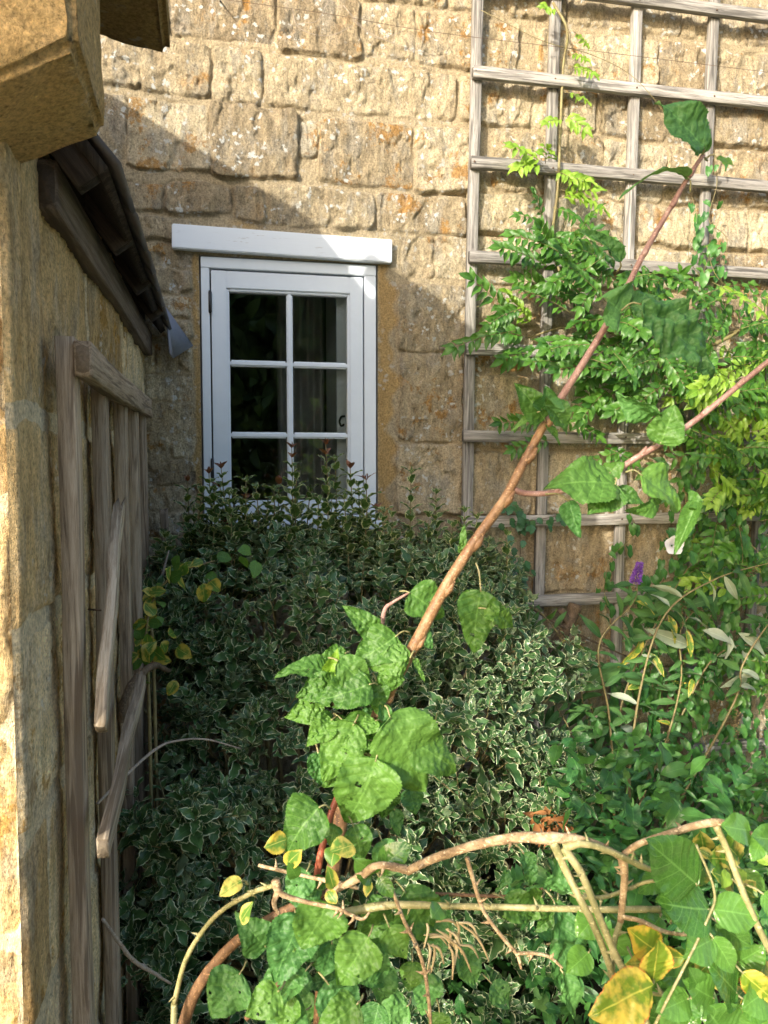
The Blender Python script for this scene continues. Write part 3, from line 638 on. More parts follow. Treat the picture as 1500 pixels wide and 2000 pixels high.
# raking coping over the gable and the dark slab it ends in
ax = Vector((-.80-(-.17), 0, 3.12-2.42)); 
rock('coping_stone', [(-.86, .96, 2.96), (-.14, .96, 2.33), (-.14, 1.24, 2.33), (-.86, 1.24, 2.96), (-.80, .96, 3.02), (-.10, .96, 2.39), (-.10, 1.24, 2.39), (-.80, 1.24, 3.02)], DARKSTONE, porch, .01, 9, .004)
pA = D(206, 150, 1.50); 
rock('coping_slab', [(-.36, 1.0, 2.305), (-.085, 1.0, 2.335), (-.098, 1.50, 2.30), (-.225, 1.46, 2.305), (-.36, 1.0, 2.40), (-.085, 1.0, 2.42), (-.098, 1.50, 2.38), (-.225, 1.46, 2.385)], DARKSTONE, porch, .012, 12, .003)

# ================================================================== timber on the walls
tr = thing('trellis', 'silvery grey square timber trellis fixed to the sunny wall behind the climbers', 'trellis')
posts = [((931, 0), (911, 1000)), ((1088, 0), (1061, 900)), ((1243, 0), (1204, 1200)), ((1397, 0), (1374, 480)), ((1556, 0), (1520, 480)), ((1720, 0), (1676, 480)), ((1890, 0), (1840, 480))]
for k, (a, b) in enumerate(posts):
    A = Wp(a[0], a[1], .045); B = Wp(b[0], b[1], .045); s = (B[0]-A[0])/(B[2]-A[2])
    z0, z1 = .25, 3.62; X = lambda z: A[0]+s*(z-A[2])
    beam('post', (X(z0), WALL_Y-.042, z0), (X(z1), WALL_Y-.042, z1), .037, .024, (1, 0, 0), W_GREY, tr, seed=k*3, rough=.0016, bow=.004*(-1)**k)
for k, (x, y) in enumerate([(938, -40), (925, 140), (922, 318), (918, 502), (912, 683), (906, 852), (903, 1018), (905, 1178), (905, 1342), (905, 1500)]):
    A = Wp(x, y, .066); z = A[2]; X0 = A[0]-.004
    if k >= 7: X0 = Wp(905, y, .066)[0]
    beam('rail', (X0, WALL_Y-.066, z), (3.75, WALL_Y-.066, z+(-1)**k*.004), .041, .024, (0, 0, 1), W_GREY, tr, seed=40+k, rough=.0018, seg=60)
for a, b in posts:
    for y in (-40, 140, 318, 502, 683, 852, 1018):
        A = Wp(a[0], a[1], .06); Bq = Wp(b[0], b[1], .06); z_ = Wp(925, y, .066)[2]; x_ = A[0]+(Bq[0]-A[0])*(z_-A[2])/(Bq[2]-A[2])+rs.uniform(-.006, .006)
        nh = MB(); tube(nh, [(x_, WALL_Y-.076, z_), (x_, WALL_Y-.0795, z_+.001)], .0032, segs=7, rough=.05, smooth=False); nh.build('nail', WIREM, tr)
wire = MB(); tube(wire, [Wp(430, -2, .05), Wp(640, 27, .07), Wp(850, 63, .085), Wp(1180, 102, .085), Wp(1500, 141, .085), Wp(1700, 164, .085)], .0009, segs=5, rough=0)
meta(wire.build('training_wire', WIREM), 'thin rusty wire stretched across the top of the stone wall', 'wire')
nl = MB(); tube(nl, [Wp(430, 2, -.01), Wp(430, 2, .055)], .003, segs=6, rough=0, smooth=False); meta(nl.build('nail', IRON), 'small iron eye nail in the stone at the top, holding the wire end', 'nail')

st = thing('side_trellis', 'brown timber trellis of upright slats under one rail on the side wall', 'trellis')
for k, (y, w) in enumerate([(1.262, .045), (1.58, .045), (1.898, .045), (2.152, .045), (2.368, .045)]):
    beam('slat', (-.247-.003*k, y+.004, .05), (-.245-.003*k, y, 1.747 if k == 0 else 1.722), .045, .027, (0, 1, 0), W_BROWN, st, seed=60+k, rough=.0012, bow=.004*(-1)**k)
beam('rail', (-.219, 1.236, 1.711), (-.243, 2.42, 1.722), .054, .026, (0, 0, 1), W_BROWN, st, seed=71, rough=.0015)
def loose(name, a, b, w, t, m, label, seed, X=-.205, ragged=.012):
    # a: lower end, b: upper end, measured on the plane just outside the slats
    def Q(p, o):
        d = ray(*p); return CAM+d*((X+o)/d[0])
    o = beam(name, Q(a, 0), Q(b, .0), w, t, (0, 1, 0), m, None, seed=seed, rough=.0016, ragged=ragged)
    meta(o, label, 'broken slat', 'snapped trellis slats at the side wall'); return o
loose('broken_slat', (196, 1425), (232, 995), .032, .017, W_PALE, 'pale split slat leaning across the side trellis, the upper of the broken ones', 3, -.196)
loose('broken_slat', (203, 1655), (276, 1325), .034, .018, W_PALE, 'broken slat slanting low against the side trellis near the ground', 7, -.192)
beam_o = beam('broken_slat', (-.20, 2.60, .9), (-.215, 2.60, 1.405), .026, .016, (1, 0, 0), W_BROWN, None, seed=9, rough=.001, ragged=.008)
meta(beam_o, 'short snapped slat end standing in the corner beyond the last upright', 'broken slat', 'snapped trellis slats at the side wall')
for k, (a, b, lb_) in enumerate([((172, 1190), (198, 1192), 'rusty nail poking from the first upright slat'), ((255, 1052), (276, 1053), 'rusty nail poking from the fourth upright slat')]):
    m_ = MB(); Y = 1.40 if k == 0 else 2.2; tube(m_, [D(a[0], a[1], Y), D(b[0], b[1], Y-.01)], .0018, segs=6, rough=0, smooth=False)
    meta(m_.build('nail', WIREM), lb_, 'nail')

# ================================================================== variegated holly-like bush
bush = thing('variegated_bush', 'dense evergreen bush with spiny cream edged leaves under the window', 'bush')
BL = [(560, 1110, 2.42, .28, .13, .09), (820, 1120, 2.42, .26, .13, .08), (370, 1130, 2.40, .10, .12, .09), (640, 1250, 2.30, .44, .24, .27), (440, 1220, 2.35, .20, .20, .24), (860, 1225, 2.35, .25, .20, .24), (1035, 1305, 2.25, .12, .14, .075), (930, 1290, 2.2, .16, .16, .12),
      (590, 1450, 2.18, .36, .24, .25), (860, 1440, 2.15, .26, .22, .23), (1035, 1540, 2.12, .15, .16, .12), (365, 1590, 1.90, .11, .13, .085), (440, 1455, 2.08, .08, .12, .14),
      (470, 1710, 2.0, .20, .18, .2), (700, 1700, 2.05, .34, .24, .24), (930, 1690, 2.1, .25, .22, .22), (330, 1800, 1.85, .08, .12, .10), (350, 1700, 1.9, .06, .1, .08),
      (620, 1920, 2.0, .34, .25, .24), (900, 1900, 2.05, .28, .24, .22), (420, 1930, 1.9, .16, .18, .16)]
BC = [(D(a, b, Y), np.array([rx, ry, rz])) for a, b, Y, rx, ry, rz in BL]
rs = np.random.RandomState(77); LH = Leaves(); sm = MB()
def shoot(L, smb, p, d, ln, size, rs, step=.015, small=1.0, rad=.0016, spread=.85, stems=True, tip=True):
    d = unit(np.array(d)); side = unit(np.cross(d, [0.2, .3, 1])); oth = np.cross(d, side); k = max(2, int(ln/step)); rr = rs.rand()*3
    for i in range(k):
        u = (i+1)/k; q = p+d*ln*u; ang = rr+i*math.pi/2+rs.uniform(-.3, .3)
        lat = side*math.cos(ang)+oth*math.sin(ang); sz = size*(1-.45*u*small)*rs.uniform(.8, 1.15)
        for sgn in (1, -1):
            ld = unit(d*(.35+.55*u)+lat*sgn*spread+rs.randn(3)*.12); nn = unit(d*.9-lat*sgn*.3+rs.randn(3)*.18)
            L.add(q, ld, nn, sz, rs.rand())
    if tip:
        for i in range(3): L.add(p+d*ln, unit(d+rs.randn(3)*.35), rs.randn(3), size*.45, rs.rand())
    if stems: tube(smb, [p-d*.03, p+d*ln*.5, p+d*ln], [rad*1.3, rad, rad*.6], segs=5, n=2, rough=0)
cnt = 0
for bi, (c, R) in enumerate(BC):
    area = (R[0]*R[2]+R[0]*R[1]+R[1]*R[2])*4.2; k = int(area*(420 if bi < 7 else 340))
    for i in range(k):
        v = rs.randn(3); v /= np.linalg.norm(v)
        if v[1] > .35: continue
        lay = rs.choice([1.0, .86, .70], p=[.55, .3, .15]); p = c+v*R*lay
        if any(np.sum(((p-c2)/R2)**2) < .55 for j, (c2, R2) in enumerate(BC) if j != bi): continue
        if p[1] > 2.66 or p[2] < .02: continue
        nrm = unit(v/R); d = unit(nrm*.55+np.array([0, -.12, .62])+rs.randn(3)*.28)
        shoot(LH, sm, p-d*.03, d, rs.uniform(.05, .12), rs.choice([.048, .062, .074, .086]), rs, step=.023, stems=rs.rand() < .5); cnt += 1
LH.build('foliage', T_HOLLY, HOLLY, bush)
# upright young shoots in front of the window
n_up = 0
ups = [(415, 1060, 408, 925, 1), (445, 1060, 432, 915, 1), (570, 1080, 570, 875, 1), (548, 1060, 545, 945, 1), (640, 1060, 636, 868, 1), (690, 1060, 684, 915, 1), (655, 1050, 655, 900, 0), (705, 1060, 700, 950, 0),
       (736, 1075, 734, 995, 1), (801, 1090, 803, 925, 0), (853, 1080, 852, 965, 0), (835, 1090, 838, 1010, 0), (905, 1110, 907, 1000, 0), (880, 1100, 884, 1030, 0), (505, 1060, 500, 955, 0), (520, 1060, 522, 990, 0), (365, 1080, 366, 940, 1), (385, 1090, 378, 1000, 0), (470, 1060, 474, 985, 0),
       (600, 1070, 606, 960, 0), (620, 1070, 622, 985, 0), (990, 1140, 990, 1045, 0), (770, 1090, 766, 1010, 0), (330, 1100, 322, 1050, 0), (950, 1120, 955, 1060, 0), (590, 1180, 560, 1040, 0), (700, 1200, 712, 1100, 0), (680, 1060, 672, 975, 0), (460, 1150, 462, 1060, 0), (780, 1200, 778, 1110, 1)]
for q in range(22):
    x_ = rs.uniform(350, 960) if q > 12 else rs.uniform(390, 740); y_ = rs.uniform(930, 1030) if x_ < 740 else rs.uniform(1000, 1060); ups.append((x_+rs.uniform(-6, 6), y_+rs.uniform(80, 130), x_, y_, q % 6 == 0))
for k, (x0, y0, x1, y1, red) in enumerate(ups):
    LS = Leaves(); LR_ = Leaves()
    Y = rs.uniform(2.28, 2.45); a = D(x0, y0, Y); b = D(x1, y1, Y-.02); d = b-a; ln = np.linalg.norm(d); d /= ln
    nn = max(3, int(ln/.028)); ph = rs.rand()*3; a0 = a-np.array([0, 0, .12])
    tube(sm, [a0, a, (a+b)/2+rs.randn(3)*.003, b], [.003, .0022, .0018, .0013], segs=5, n=3, rough=0)
    for i in range(-2, nn+1):
        u = max(i/nn, -.3); q = a+d*ln*u; u = max(u, 0); sz = (.068*(1-u)+.034*u)*rs.uniform(.85, 1.2)
        ang = ph+i*1.57+rs.uniform(-.2, .2); lat = np.array([math.cos(ang), math.sin(ang), 0])
        for sg in (1, -1):
            ld = unit(lat*sg*.75+np.array([0, 0, .75])+rs.randn(3)*.1)
            (LR_ if (red and u > .88) else LS).add(q, ld, unit(np.array([0, 0, .8])-lat*sg*.8), sz, rs.rand())
    for q in range(3):
        (LR_ if red else LS).add(b, unit(d+rs.randn(3)*.3), rs.randn(3), .022, rs.rand())
    so = LS.build('young_shoot', T_HOLLY, SHOOT, bush, seed=k)
    if red: LR_.build('red_tip', T_SMALL, REDTIP, so, seed=k)
# inner limbs
base = D(640, 1760, 2.25); base[2] = .0
for k, (c, R) in enumerate(BC):
    for q in range(3):
        e = c+rs.randn(3)*R*.5; md_ = (base+e)/2+np.array([rs.randn()*.05, rs.randn()*.03, -.05])
        tube(sm, [base+rs.randn(3)*[.06, .04, 0], md_, e], [.012, .008, .003], segs=6, n=5, seed=k*3+q)
sm.build('stems', BK_TAN if False else STEM, bush)

# ================================================================== wisteria
wis = thing('wisteria', 'bright green wisteria with feathery leaves climbing through the grey trellis', 'climber')
LW = Leaves(); LY = Leaves(); ws = MB(); rs = np.random.RandomState(5)
def compound(L, smb, p, d, ln, pairs, size, rs, droop=.35, nrm=(0, -1, .55), rad=.0011, fold=1.0):
    d = unit(np.array(d, float)); pts = []; q = np.array(p, float); st_ = ln/(pairs+1); dd = d.copy(); n0 = unit(np.array(nrm)+rs.randn(3)*.3)
    for i in range(pairs+2):
        pts.append(q.copy()); dd = unit(dd+np.array([0, 0, -droop/(pairs+1)])); q = q+dd*st_
        if i >= 1:
            side = unit(np.cross(dd, n0)); r = rs.rand()
            for sg in (1, -1):
                s_ = size*rs.uniform(.8, 1.12)*(1-.25*abs(i/(pairs+1)-.5))
                L.add(pts[-1], unit(side*sg*.8+dd*.75+rs.randn(3)*.12+np.array([0, 0, -.15])), unit(n0+side*sg*-.35*fold+rs.randn(3)*.18), s_, r*.6+rs.rand()*.4)
    L.add(pts[-1], dd, n0, size*1.05, rs.rand()); tube(smb, pts, [rad*1.2, rad, rad*.6], segs=4, n=1, rough=0)
    return pts
def inpoly(x, y, P):
    c = False; j = len(P)-1
    for i in range(len(P)):
        if (P[i][1] > y) != (P[j][1] > y) and x < (P[j][0]-P[i][0])*(y-P[i][1])/(P[j][1]-P[i][1])+P[i][0]: c = not c
        j = i
    return c
def scatter(P, k, rs):
    xs = [p[0] for p in P]; ys_ = [p[1] for p in P]; out = []
    while len(out) < k:
        x = rs.uniform(min(xs), max(xs)); y = rs.uniform(min(ys_), max(ys_))
        if inpoly(x, y, P): out.append((x, y))
    return out
P1 = [(1080, 500), (1150, 450), (1230, 480), (1290, 560), (1320, 700), (1300, 790), (1180, 760), (1060, 690), (1000, 660), (1010, 610), (1060, 570)]
P2 = [(1290, 560), (1380, 520), (1520, 560), (1560, 700), (1560, 980), (1400, 960), (1330, 850), (1280, 760)]
for (x, y) in scatter(P1, 66, rs):
    Y = rs.uniform(2.38, 2.62); dx = rs.uniform(-1.1, .5); compound(LW, ws, D(x, y, Y), (dx, rs.uniform(-.6, .1), rs.uniform(-.35, .5)), rs.uniform(.15, .26), rs.randint(5, 8), rs.uniform(.045, .062), rs)
for (x, y) in scatter(P2, 85, rs):
    Y = rs.uniform(2.32, 2.6); L_ = LY if (rs.rand() < .45 and x > 1380) else LW
    compound(L_, ws, D(x, y, Y), (rs.uniform(-.9, .9), rs.uniform(-.6, .1), rs.uniform(-.5, .5)), rs.uniform(.15, .26), rs.randint(5, 8), rs.uniform(.045, .064), rs)
for (x, y) in scatter([(1330, 880), (1560, 860), (1560, 1350), (1440, 1330), (1380, 1150)], 46, rs):
    compound(LW if rs.rand() < .9 else LY, ws, D(x, y, rs.uniform(2.3, 2.55)), (rs.uniform(-.9, .9), rs.uniform(-.6, .1), rs.uniform(-.6, .3)), rs.uniform(.14, .22), rs.randint(4, 7), rs.uniform(.042, .060), rs)
# sprays with a place of their own: base, tip, size
for (x0, y0, x1, y1, s_, pr_, yl) in [(1110, 128, 1165, 140, .030, 4, 1), (1122, 62, 1150, 85, .026, 3, 1), (1112, 105, 1150, 112, .028, 3, 1), (1085, 25, 1062, 5, .03, 2, 1), (1105, 180, 1150, 192, .03, 3, 1), (1100, 225, 1150, 250, .035, 4, 1), (1100, 235, 1062, 232, .03, 3, 1),
        (1060, 320, 1000, 275, .042, 4, 1), (1060, 325, 1005, 318, .045, 3, 1), (1065, 320, 1070, 285, .04, 2, 1), (1085, 335, 1120, 345, .035, 3, 1), (1095, 350, 1150, 345, .040, 3, 1), (1095, 370, 1185, 400, .045, 5, 1), (1090, 390, 1165, 360, .04, 4, 1), (1080, 405, 1130, 420, .04, 3, 0),
        (1070, 440, 1005, 410, .032, 4, 0), (1070, 470, 1110, 455, .038, 3, 0), (1060, 430, 1045, 370, .03, 3, 0), (1090, 480, 1050, 440, .035, 4, 0), (1100, 500, 1160, 440, .04, 5, 0),
        (1040, 640, 995, 565, .048, 5, 1), (1030, 660, 965, 640, .05, 4, 0), (1040, 690, 975, 695, .048, 4, 0), (1060, 830, 965, 815, .036, 6, 0), (1080, 860, 990, 870, .036, 5, 0), (1100, 820, 1180, 850, .036, 5, 0), (1170, 870, 1250, 900, .036, 5, 0), (1150, 800, 1220, 790, .04, 5, 0), (1240, 880, 1140, 895, .04, 4, 0),
        (1350, 900, 1475, 930, .055, 5, 1), (1340, 820, 1460, 840, .05, 5, 1)]:
    a = Wp(x0, y0, .11); b = Wp(x1, y1, .17); v = b-a; ln = np.linalg.norm(v)
    compound(LY if yl else LW, ws, a, v/ln+np.array([0, 0, .12]), ln*.85, pr_, s_*1.3, rs)
LW.build('foliage', T_WIST, WIST, wis); LY.build('young_foliage', T_WIST, WISTY, wis)
for pts, r in [([(1080, 5), (1108, 60), (1100, 130), (1095, 240), (1090, 360), (1080, 480), (1110, 560), (1180, 640), (1290, 720), (1330, 860), (1340, 1000), (1330, 1200), (1320, 1450), (1310, 1600)], .005),
               ([(1500, 620), (1420, 660), (1340, 720), (1330, 900), (1360, 1100), (1330, 1350), (1320, 1600)], .008), ([(1180, 640), (1100, 640), (1030, 660)], .004),
               ([(940, 20), (1060, 80), (1150, 105), (1230, 145), (1290, 210), (1330, 280)], .0012), ([(1010, 560), (960, 590), (930, 600)], .0012)]:
    tube(ws, [Wp(x, y, .085+.02*math.sin(i*2.1)) for i, (x, y) in enumerate(pts)], [r, r, r*.8], segs=7, n=5, seed=int(r*9999))
ws.build('stems', STEM, wis)

# ================================================================== bindweed
bw = thing('bindweed', 'bindweed with heart shaped leaves trailing down the trellis at the right', 'climber')
LB = Leaves(); bs = MB(); rs = np.random.RandomState(15)
def heartleaf(L, p, size, rs, down=.9):
    L.add(p, unit(np.array([rs.uniform(-.5, .5), -.25+rs.uniform(-.2, .2), -down])+rs.randn(3)*.2), unit(np.array([rs.uniform(-.5, .5), -1, rs.uniform(.2, .9)])), size, rs.rand())
strands = [([(1352, 385), (1362, 440), (1345, 500), (1375, 560), (1380, 650), (1368, 760), (1350, 860), (1352, 960), (1370, 1060), (1340, 1130)], .15, .042, .030),
           ([(1395, 300), (1400, 360), (1385, 430), (1420, 470), (1408, 560), (1430, 640)], .12, .032, .03),
           ([(1380, 480), (1400, 540), (1460, 600), (1480, 700), (1500, 800)], .16, .04, .022),
           ([(1230, 1000), (1240, 1040), (1195, 1090), (1180, 1150), (1195, 1200)], .10, .036, .02),
           ([(1350, 1100), (1300, 1180), (1270, 1290), (1280, 1400), (1240, 1500), (1225, 1560)], .25, .045, .018),
           ([(1440, 1000), (1450, 1100), (1420, 1200), (1380, 1300), (1370, 1420), (1400, 1500)], .28, .045, .018),
           ([(1410, 900), (1440, 960), (1500, 1000)], .2, .04, .02), ([(1300, 1300), (1330, 1380), (1300, 1450), (1350, 1540)], .3, .045, .018)]
for pts, off, sz, stp in strands:
    P_, T_ = tube(bs, [Wp(x, y, off) for x, y in pts], .0013, segs=5, n=10, rough=0); acc = 0
    for a, b in zip(P_[:-1], P_[1:]):
        acc += np.linalg.norm(b-a)
        if acc > stp: acc = 0; heartleaf(LB, a+rs.randn(3)*[.018, .02, .018], sz*rs.uniform(.7, 1.25), rs)
PB = [(1225, 1180), (1300, 1040), (1330, 900), (1430, 840), (1520, 880), (1520, 1560), (1400, 1620), (1180, 1600), (1140, 1480), (1190, 1350)]
for (x, y) in scatter(PB, 800, rs): heartleaf(LB, Wp(x, y, rs.uniform(.08, .36)), rs.uniform(.028, .050), rs)
LB.build('foliage', T_HEART, BIND, bw); bs.build('stems', STEM, bw)
fl_ = MB(); c0 = Wp(1312, 1066, .46); ax_ = unit(np.array([-.35, -1, .15])); s1 = unit(np.cross(ax_, [0, 0, 1])); s2 = np.cross(s1, ax_)
rings = [(0, .003), (.012, .006), (.026, .013), (.034, .024), (.036, .030)]; V = []
for z_, r_ in rings:
    for q in range(20):
        a = q*math.pi/10; rr_ = r_*(1+.09*math.sin(a*5)*(r_ > .02)); V.append(c0+ax_*(z_+.003*math.sin(a*5+1)*(r_ > .02))+s1*math.cos(a)*rr_+s2*math.sin(a)*rr_)
F = [(i*20+j, i*20+(j+1) % 20, (i+1)*20+(j+1) % 20, (i+1)*20+j) for i in range(4) for j in range(20)]
fl_.add(V, F, None, [[.5, .5, .5, 1]]*len(V)); fl_.build('white_flower', WHITEF, bw)

# ================================================================== buddleja
bud = thing('buddleja', 'buddleja with narrow grey backed leaves, yellowing tips and one purple flower spike', 'shrub')
LG = Leaves(); LV = Leaves(); LA = Leaves(); gs = MB(); rs = np.random.RandomState(25)
root = Wp(1190, 1690, .45); root[2] = .02
arcs = [[(1180, 1600), (1140, 1500), (1110, 1420), (1080, 1370)], [(1200, 1580), (1190, 1400), (1170, 1260), (1235, 1180), (1246, 1140)], [(1220, 1580), (1250, 1350), (1300, 1200), (1400, 1130), (1520, 1095)],
        [(1230, 1600), (1330, 1400), (1390, 1290), (1460, 1260), (1530, 1300)], [(1200, 1600), (1160, 1400), (1120, 1290), (1060, 1200), (1010, 1180)], [(1240, 1600), (1300, 1450), (1330, 1330), (1330, 1230), (1380, 1170)],
        [(1180, 1620), (1170, 1540), (1150, 1480), (1155, 1500)], [(1230, 1550), (1210, 1400), (1260, 1260), (1330, 1130)], [(1420, 1400), (1450, 1300), (1500, 1220), (1540, 1180)], [(1210, 1610), (1180, 1500), (1135, 1350), (1170, 1280)]]
for k, a in enumerate(arcs):
    off = rs.uniform(.25, .5); P_, T_ = tube(gs, [root]+[Wp(x, y, off) for x, y in a], [.005, .004, .003, .0015], segs=6, n=8, seed=k)
    for i in range(len(P_)//3, len(P_), 2):
        for sg in (1, -1):
            lat = unit(np.cross(T_[i], [0, -1, .2])); u = rs.rand()
            L_ = LV if (u < .09 and k in (2, 3, 5, 7, 8)) else (LA if u > .93 else LG)
            L_.add(P_[i], unit(lat*sg*.8+T_[i]*.45+np.array([0, -.15, -.55])+rs.randn(3)*.25), unit(np.array([0, -1, .7])+rs.randn(3)*.5), rs.uniform(.065, .105), rs.rand())
for (x0, y0, x1, y1, c) in [(1050, 940, 1050, 940, 0)][:0]+[(1255, 1245, 1232, 1298, 2), (1250, 1170, 1325, 1140, 0), (1330, 1160, 1270, 1198, 0), (1305, 1200, 1325, 1245, 2), (1340, 1230, 1355, 1275, 2), (1270, 1275, 1298, 1312, 2), (1353, 1325, 1348, 1350, 2), (1340, 1185, 1400, 1165, 0), (1425, 1240, 1428, 1280, 1), (1440, 1235, 1500, 1270, 1), (1370, 1230, 1440, 1250, 1), (1345, 1260, 1290, 1240, 1), (1460, 1320, 1430, 1335, 1), (1215, 1300, 1150, 1330, 0), (1210, 1320, 1265, 1335, 0), (1110, 1370, 1060, 1350, 0), (1110, 1390, 1150, 1380, 0), (1130, 1400, 1140, 1450, 0), (1110, 1420, 1070, 1480, 0)]:
    a = Wp(x0, y0, .42); b = Wp(x1, y1, .46); (LG, LV, LA)[c].add(a, b-a, unit(np.array([0, -1, .4])+rs.randn(3)*.3), max(.05, np.linalg.norm(b-a)*1.15), rs.rand(), 1.1)
LG.build('foliage', T_LANCE, BUDD, bud); LV.build('silvery_leaves', T_LANCE, SILV, bud); LA.build('yellow_leaves', T_LANCE, YLEAF, bud); gs.build('stems', STEM, bud)
LP = Leaves(); a = Wp(1240, 1140, .44); b = Wp(1250, 1098, .44)
for i in range(520):
    u = rs.rand(); rr_ = .017*(1-u*.7)*rs.uniform(.5, 1); an = rs.rand()*6.28; o_ = np.array([math.cos(an), math.sin(an), 0]); LP.add(a+(b-a)*u+o_*rr_, o_+rs.randn(3)*.3, rs.randn(3), .009, rs.rand())
LP.build('flower_spike', T_SMALL, PURP, bud)
SEEDM = leaf_mat('brown_seed_head', (.10, .075, .03), (.2, .15, .07), rough=.9, transl=0, midrib=False)
for (x0, y0, x1, y1) in [(1500, 1350, 1420, 1345), (1480, 1110, 1450, 1135), (1340, 1150, 1335, 1215), (1440, 1390, 1440, 1440), (1090, 1235, 1120, 1260)]:
    LD_ = Leaves(); a = Wp(x0, y0, .4); b = Wp(x1, y1, .4); ds = MB(); tube(ds, [a, b], .002, segs=5, n=1, smooth=False)
    for i in range(90):
        LD_.add(a+(b-a)*rs.rand()+rs.randn(3)*.006, rs.randn(3), rs.randn(3), .008, rs.rand())
    LD_.build('spent_flower_spike', T_SMALL, SEEDM, bud)

# ivy by the trellis and behind the bush
iv = thing('ivy', 'small dark ivy strand across the lower trellis beside the bush', 'ivy'); LI = Leaves(); ivs = MB()
for pts in [[(1000, 985), (1012, 1000), (1016, 1080), (1010, 1140)], [(1000, 1020), (1050, 1015), (1100, 1005)], [(960, 1090), (1000, 1100), (1015, 1130)]]:
    P_, T_ = tube(ivs, [Wp(x, y, .10) for x, y in pts], .0014, segs=5, n=7, rough=0)
    for q in P_[::1]: heartleaf(LI, q+rs.randn(3)*[.02, .01, .014], rs.uniform(.028, .045), rs, .6)
LI.build('foliage', T_IVY, IVY, iv); ivs.build('stems', BK_DARK, iv)

# old stump and broken wood
sp = thing('old_stump', 'weathered brown stump of a dead shrub standing between bush and climbers', 'stump'); m_ = MB()
g0 = D(1000, 1620, 2.45); g0[2] = .0
tube(m_, [g0, D(1012, 1480, 2.45), D(1030, 1390, 2.45), D(1058, 1290, 2.42), D(1062, 1270, 2.42)], [.036, .03, .026, .023, .018], segs=10, n=5, rough=.10, seed=3)
tube(m_, [D(1058, 1300, 2.42), D(1110, 1220, 2.44), D(1125, 1180, 2.44)], [.022, .02, .024], segs=9, n=4, rough=.16, seed=4)
tube(m_, [D(1110, 1220, 2.44), D(1095, 1190, 2.43)], [.016, .012], segs=8, n=3, rough=.2, seed=5)
tube(m_, [D(1010, 1170, 2.43), D(1100, 1225, 2.42), D(1230, 1285, 2.42)], [.005, .004, .003], segs=6, n=4, seed=6)
tube(m_, [D(990, 1195, 2.43), D(1008, 1172, 2.43), D(1022, 1162, 2.42)], [.018, .014, .010], segs=8, n=3, rough=.2, seed=8)
m_.build('trunk', BK_DARK, sp)
sp2 = thing('twisted_stem', 'twisted old brown stem rising through the climbers to a gnarled knot', 'old stem'); m_ = MB()
g0 = Wp(1345, 1700, .3); g0[2] = 0
tube(m_, [g0, Wp(1340, 1560, .22), Wp(1325, 1450, .22), Wp(1318, 1380, .22), Wp(1312, 1345, .24)], [.03, .024, .024, .028, .014], segs=10, n=5, rough=.16, seed=13); m_.build('trunk', BK_DARK, sp2)

# deep undergrowth at the foot of the wall
LU = Leaves(); rs = np.random.RandomState(55)
for (x, y) in scatter([(1050, 1440), (1180, 1400), (1330, 1480), (1520, 1480), (1560, 1900), (1050, 1990), (1000, 1700), (1100, 1640)], 1500, rs):
    Y = rs.uniform(1.55, 2.55); p = D(x, y, Y)
    if p[2] < .03: p[2] = rs.uniform(.04, .12)
    LU.add(p, unit(rs.randn(3)*[1, .7, .6]+np.array([0, -.3, -.2])), unit(np.array([0, -.8, .9])+rs.randn(3)*.5), rs.uniform(.03, .065), rs.rand()**1.6)
for i in range(2600):
    p = np.array([rs.uniform(.4, 2.6), rs.uniform(1.1, 2.62), 0]); p[2] = rs.uniform(.04, .16+.28*sst(1.4, 2.5, p[1])*sst(.9, 1.3, p[0]))
    LU.add(p, unit(rs.randn(3)+np.array([0, -.2, .3])), unit(np.array([0, -.4, 1])+rs.randn(3)*.4), rs.uniform(.03, .07), rs.rand())
o = LU.build('undergrowth', T_LANCE+T_HEART, BIND); meta(o, 'tangle of small green leaves along the foot of the wall', 'undergrowth', kind='stuff')

# ================================================================== plum sucker with large crinkled leaves
plum = thing('plum_shoot', 'long leaning plum shoot with big crinkled green leaves', 'young tree')
PY = .86
rs = np.random.RandomState(31); ps = MB(); pp = MB()
def P(x, y, Y=PY): return D(x, y, Y)
def foot(x, y, Y, z=0.0):
    q = P(x, y, Y); q[2] = z; return q
main = [(660, 1640, .92), (700, 1500, .90), (752, 1365, .88), (812, 1255, .87), (868, 1150, .86), (925, 1060, .86), (985, 975, .86), (1030, 890, .86), (1068, 820, .86)]
tube(ps, [foot(590, 2300, 1.0), foot(620, 1900, .96, .75)]+[P(*q) for q in main[:3]], [.010, .0095, .0092, .009, .0086], segs=12, n=6, rough=.05, seed=7)
ps.build('lower_stem', BK_BROWN, plum); ps = MB()
mp_ = [P(*q) for q in main[2:]]
tube(ps, mp_, [.0074, .0071, .0066, .0062, .0057, .0053, .0049], segs=12, n=5, rough=.02, seed=1)
ps.build('old_stem', BK_PLUM, plum); ps = MB()
for q in main[2:]:                             # node swellings
    c = P(*q); nd = MB(); tube(nd, [c+[-.002, 0, -.008], c+[.005, -.003, .0], c+[.011, -.004, .010]], [.0046, .0050, .0016], segs=8, n=3, rough=.05); nd.build('bud', BK_PLUM, plum)
top = [(1066, 824, .86), (1110, 755, .85), (1160, 675, .84), (1210, 590, .835), (1255, 500, .83), (1310, 405, .82), (1345, 345, .815), (1374, 302, .81)]
tube(pp, [P(*q) for q in top], [.0047, .0044, .0041, .0037, .0034, .0030, .0027, .0023], segs=12, n=6, rough=.015, seed=2)
pp.build('young_stem', BK_PINK, plum); pp = MB()
br = [(1004, 957, .86), (1030, 964, .86), (1085, 962, .85), (1140, 948, .84), (1190, 927, .83), (1250, 890, .82), (1305, 858, .81), (1370, 812, .80), (1440, 755, .78), (1520, 690, .76)]
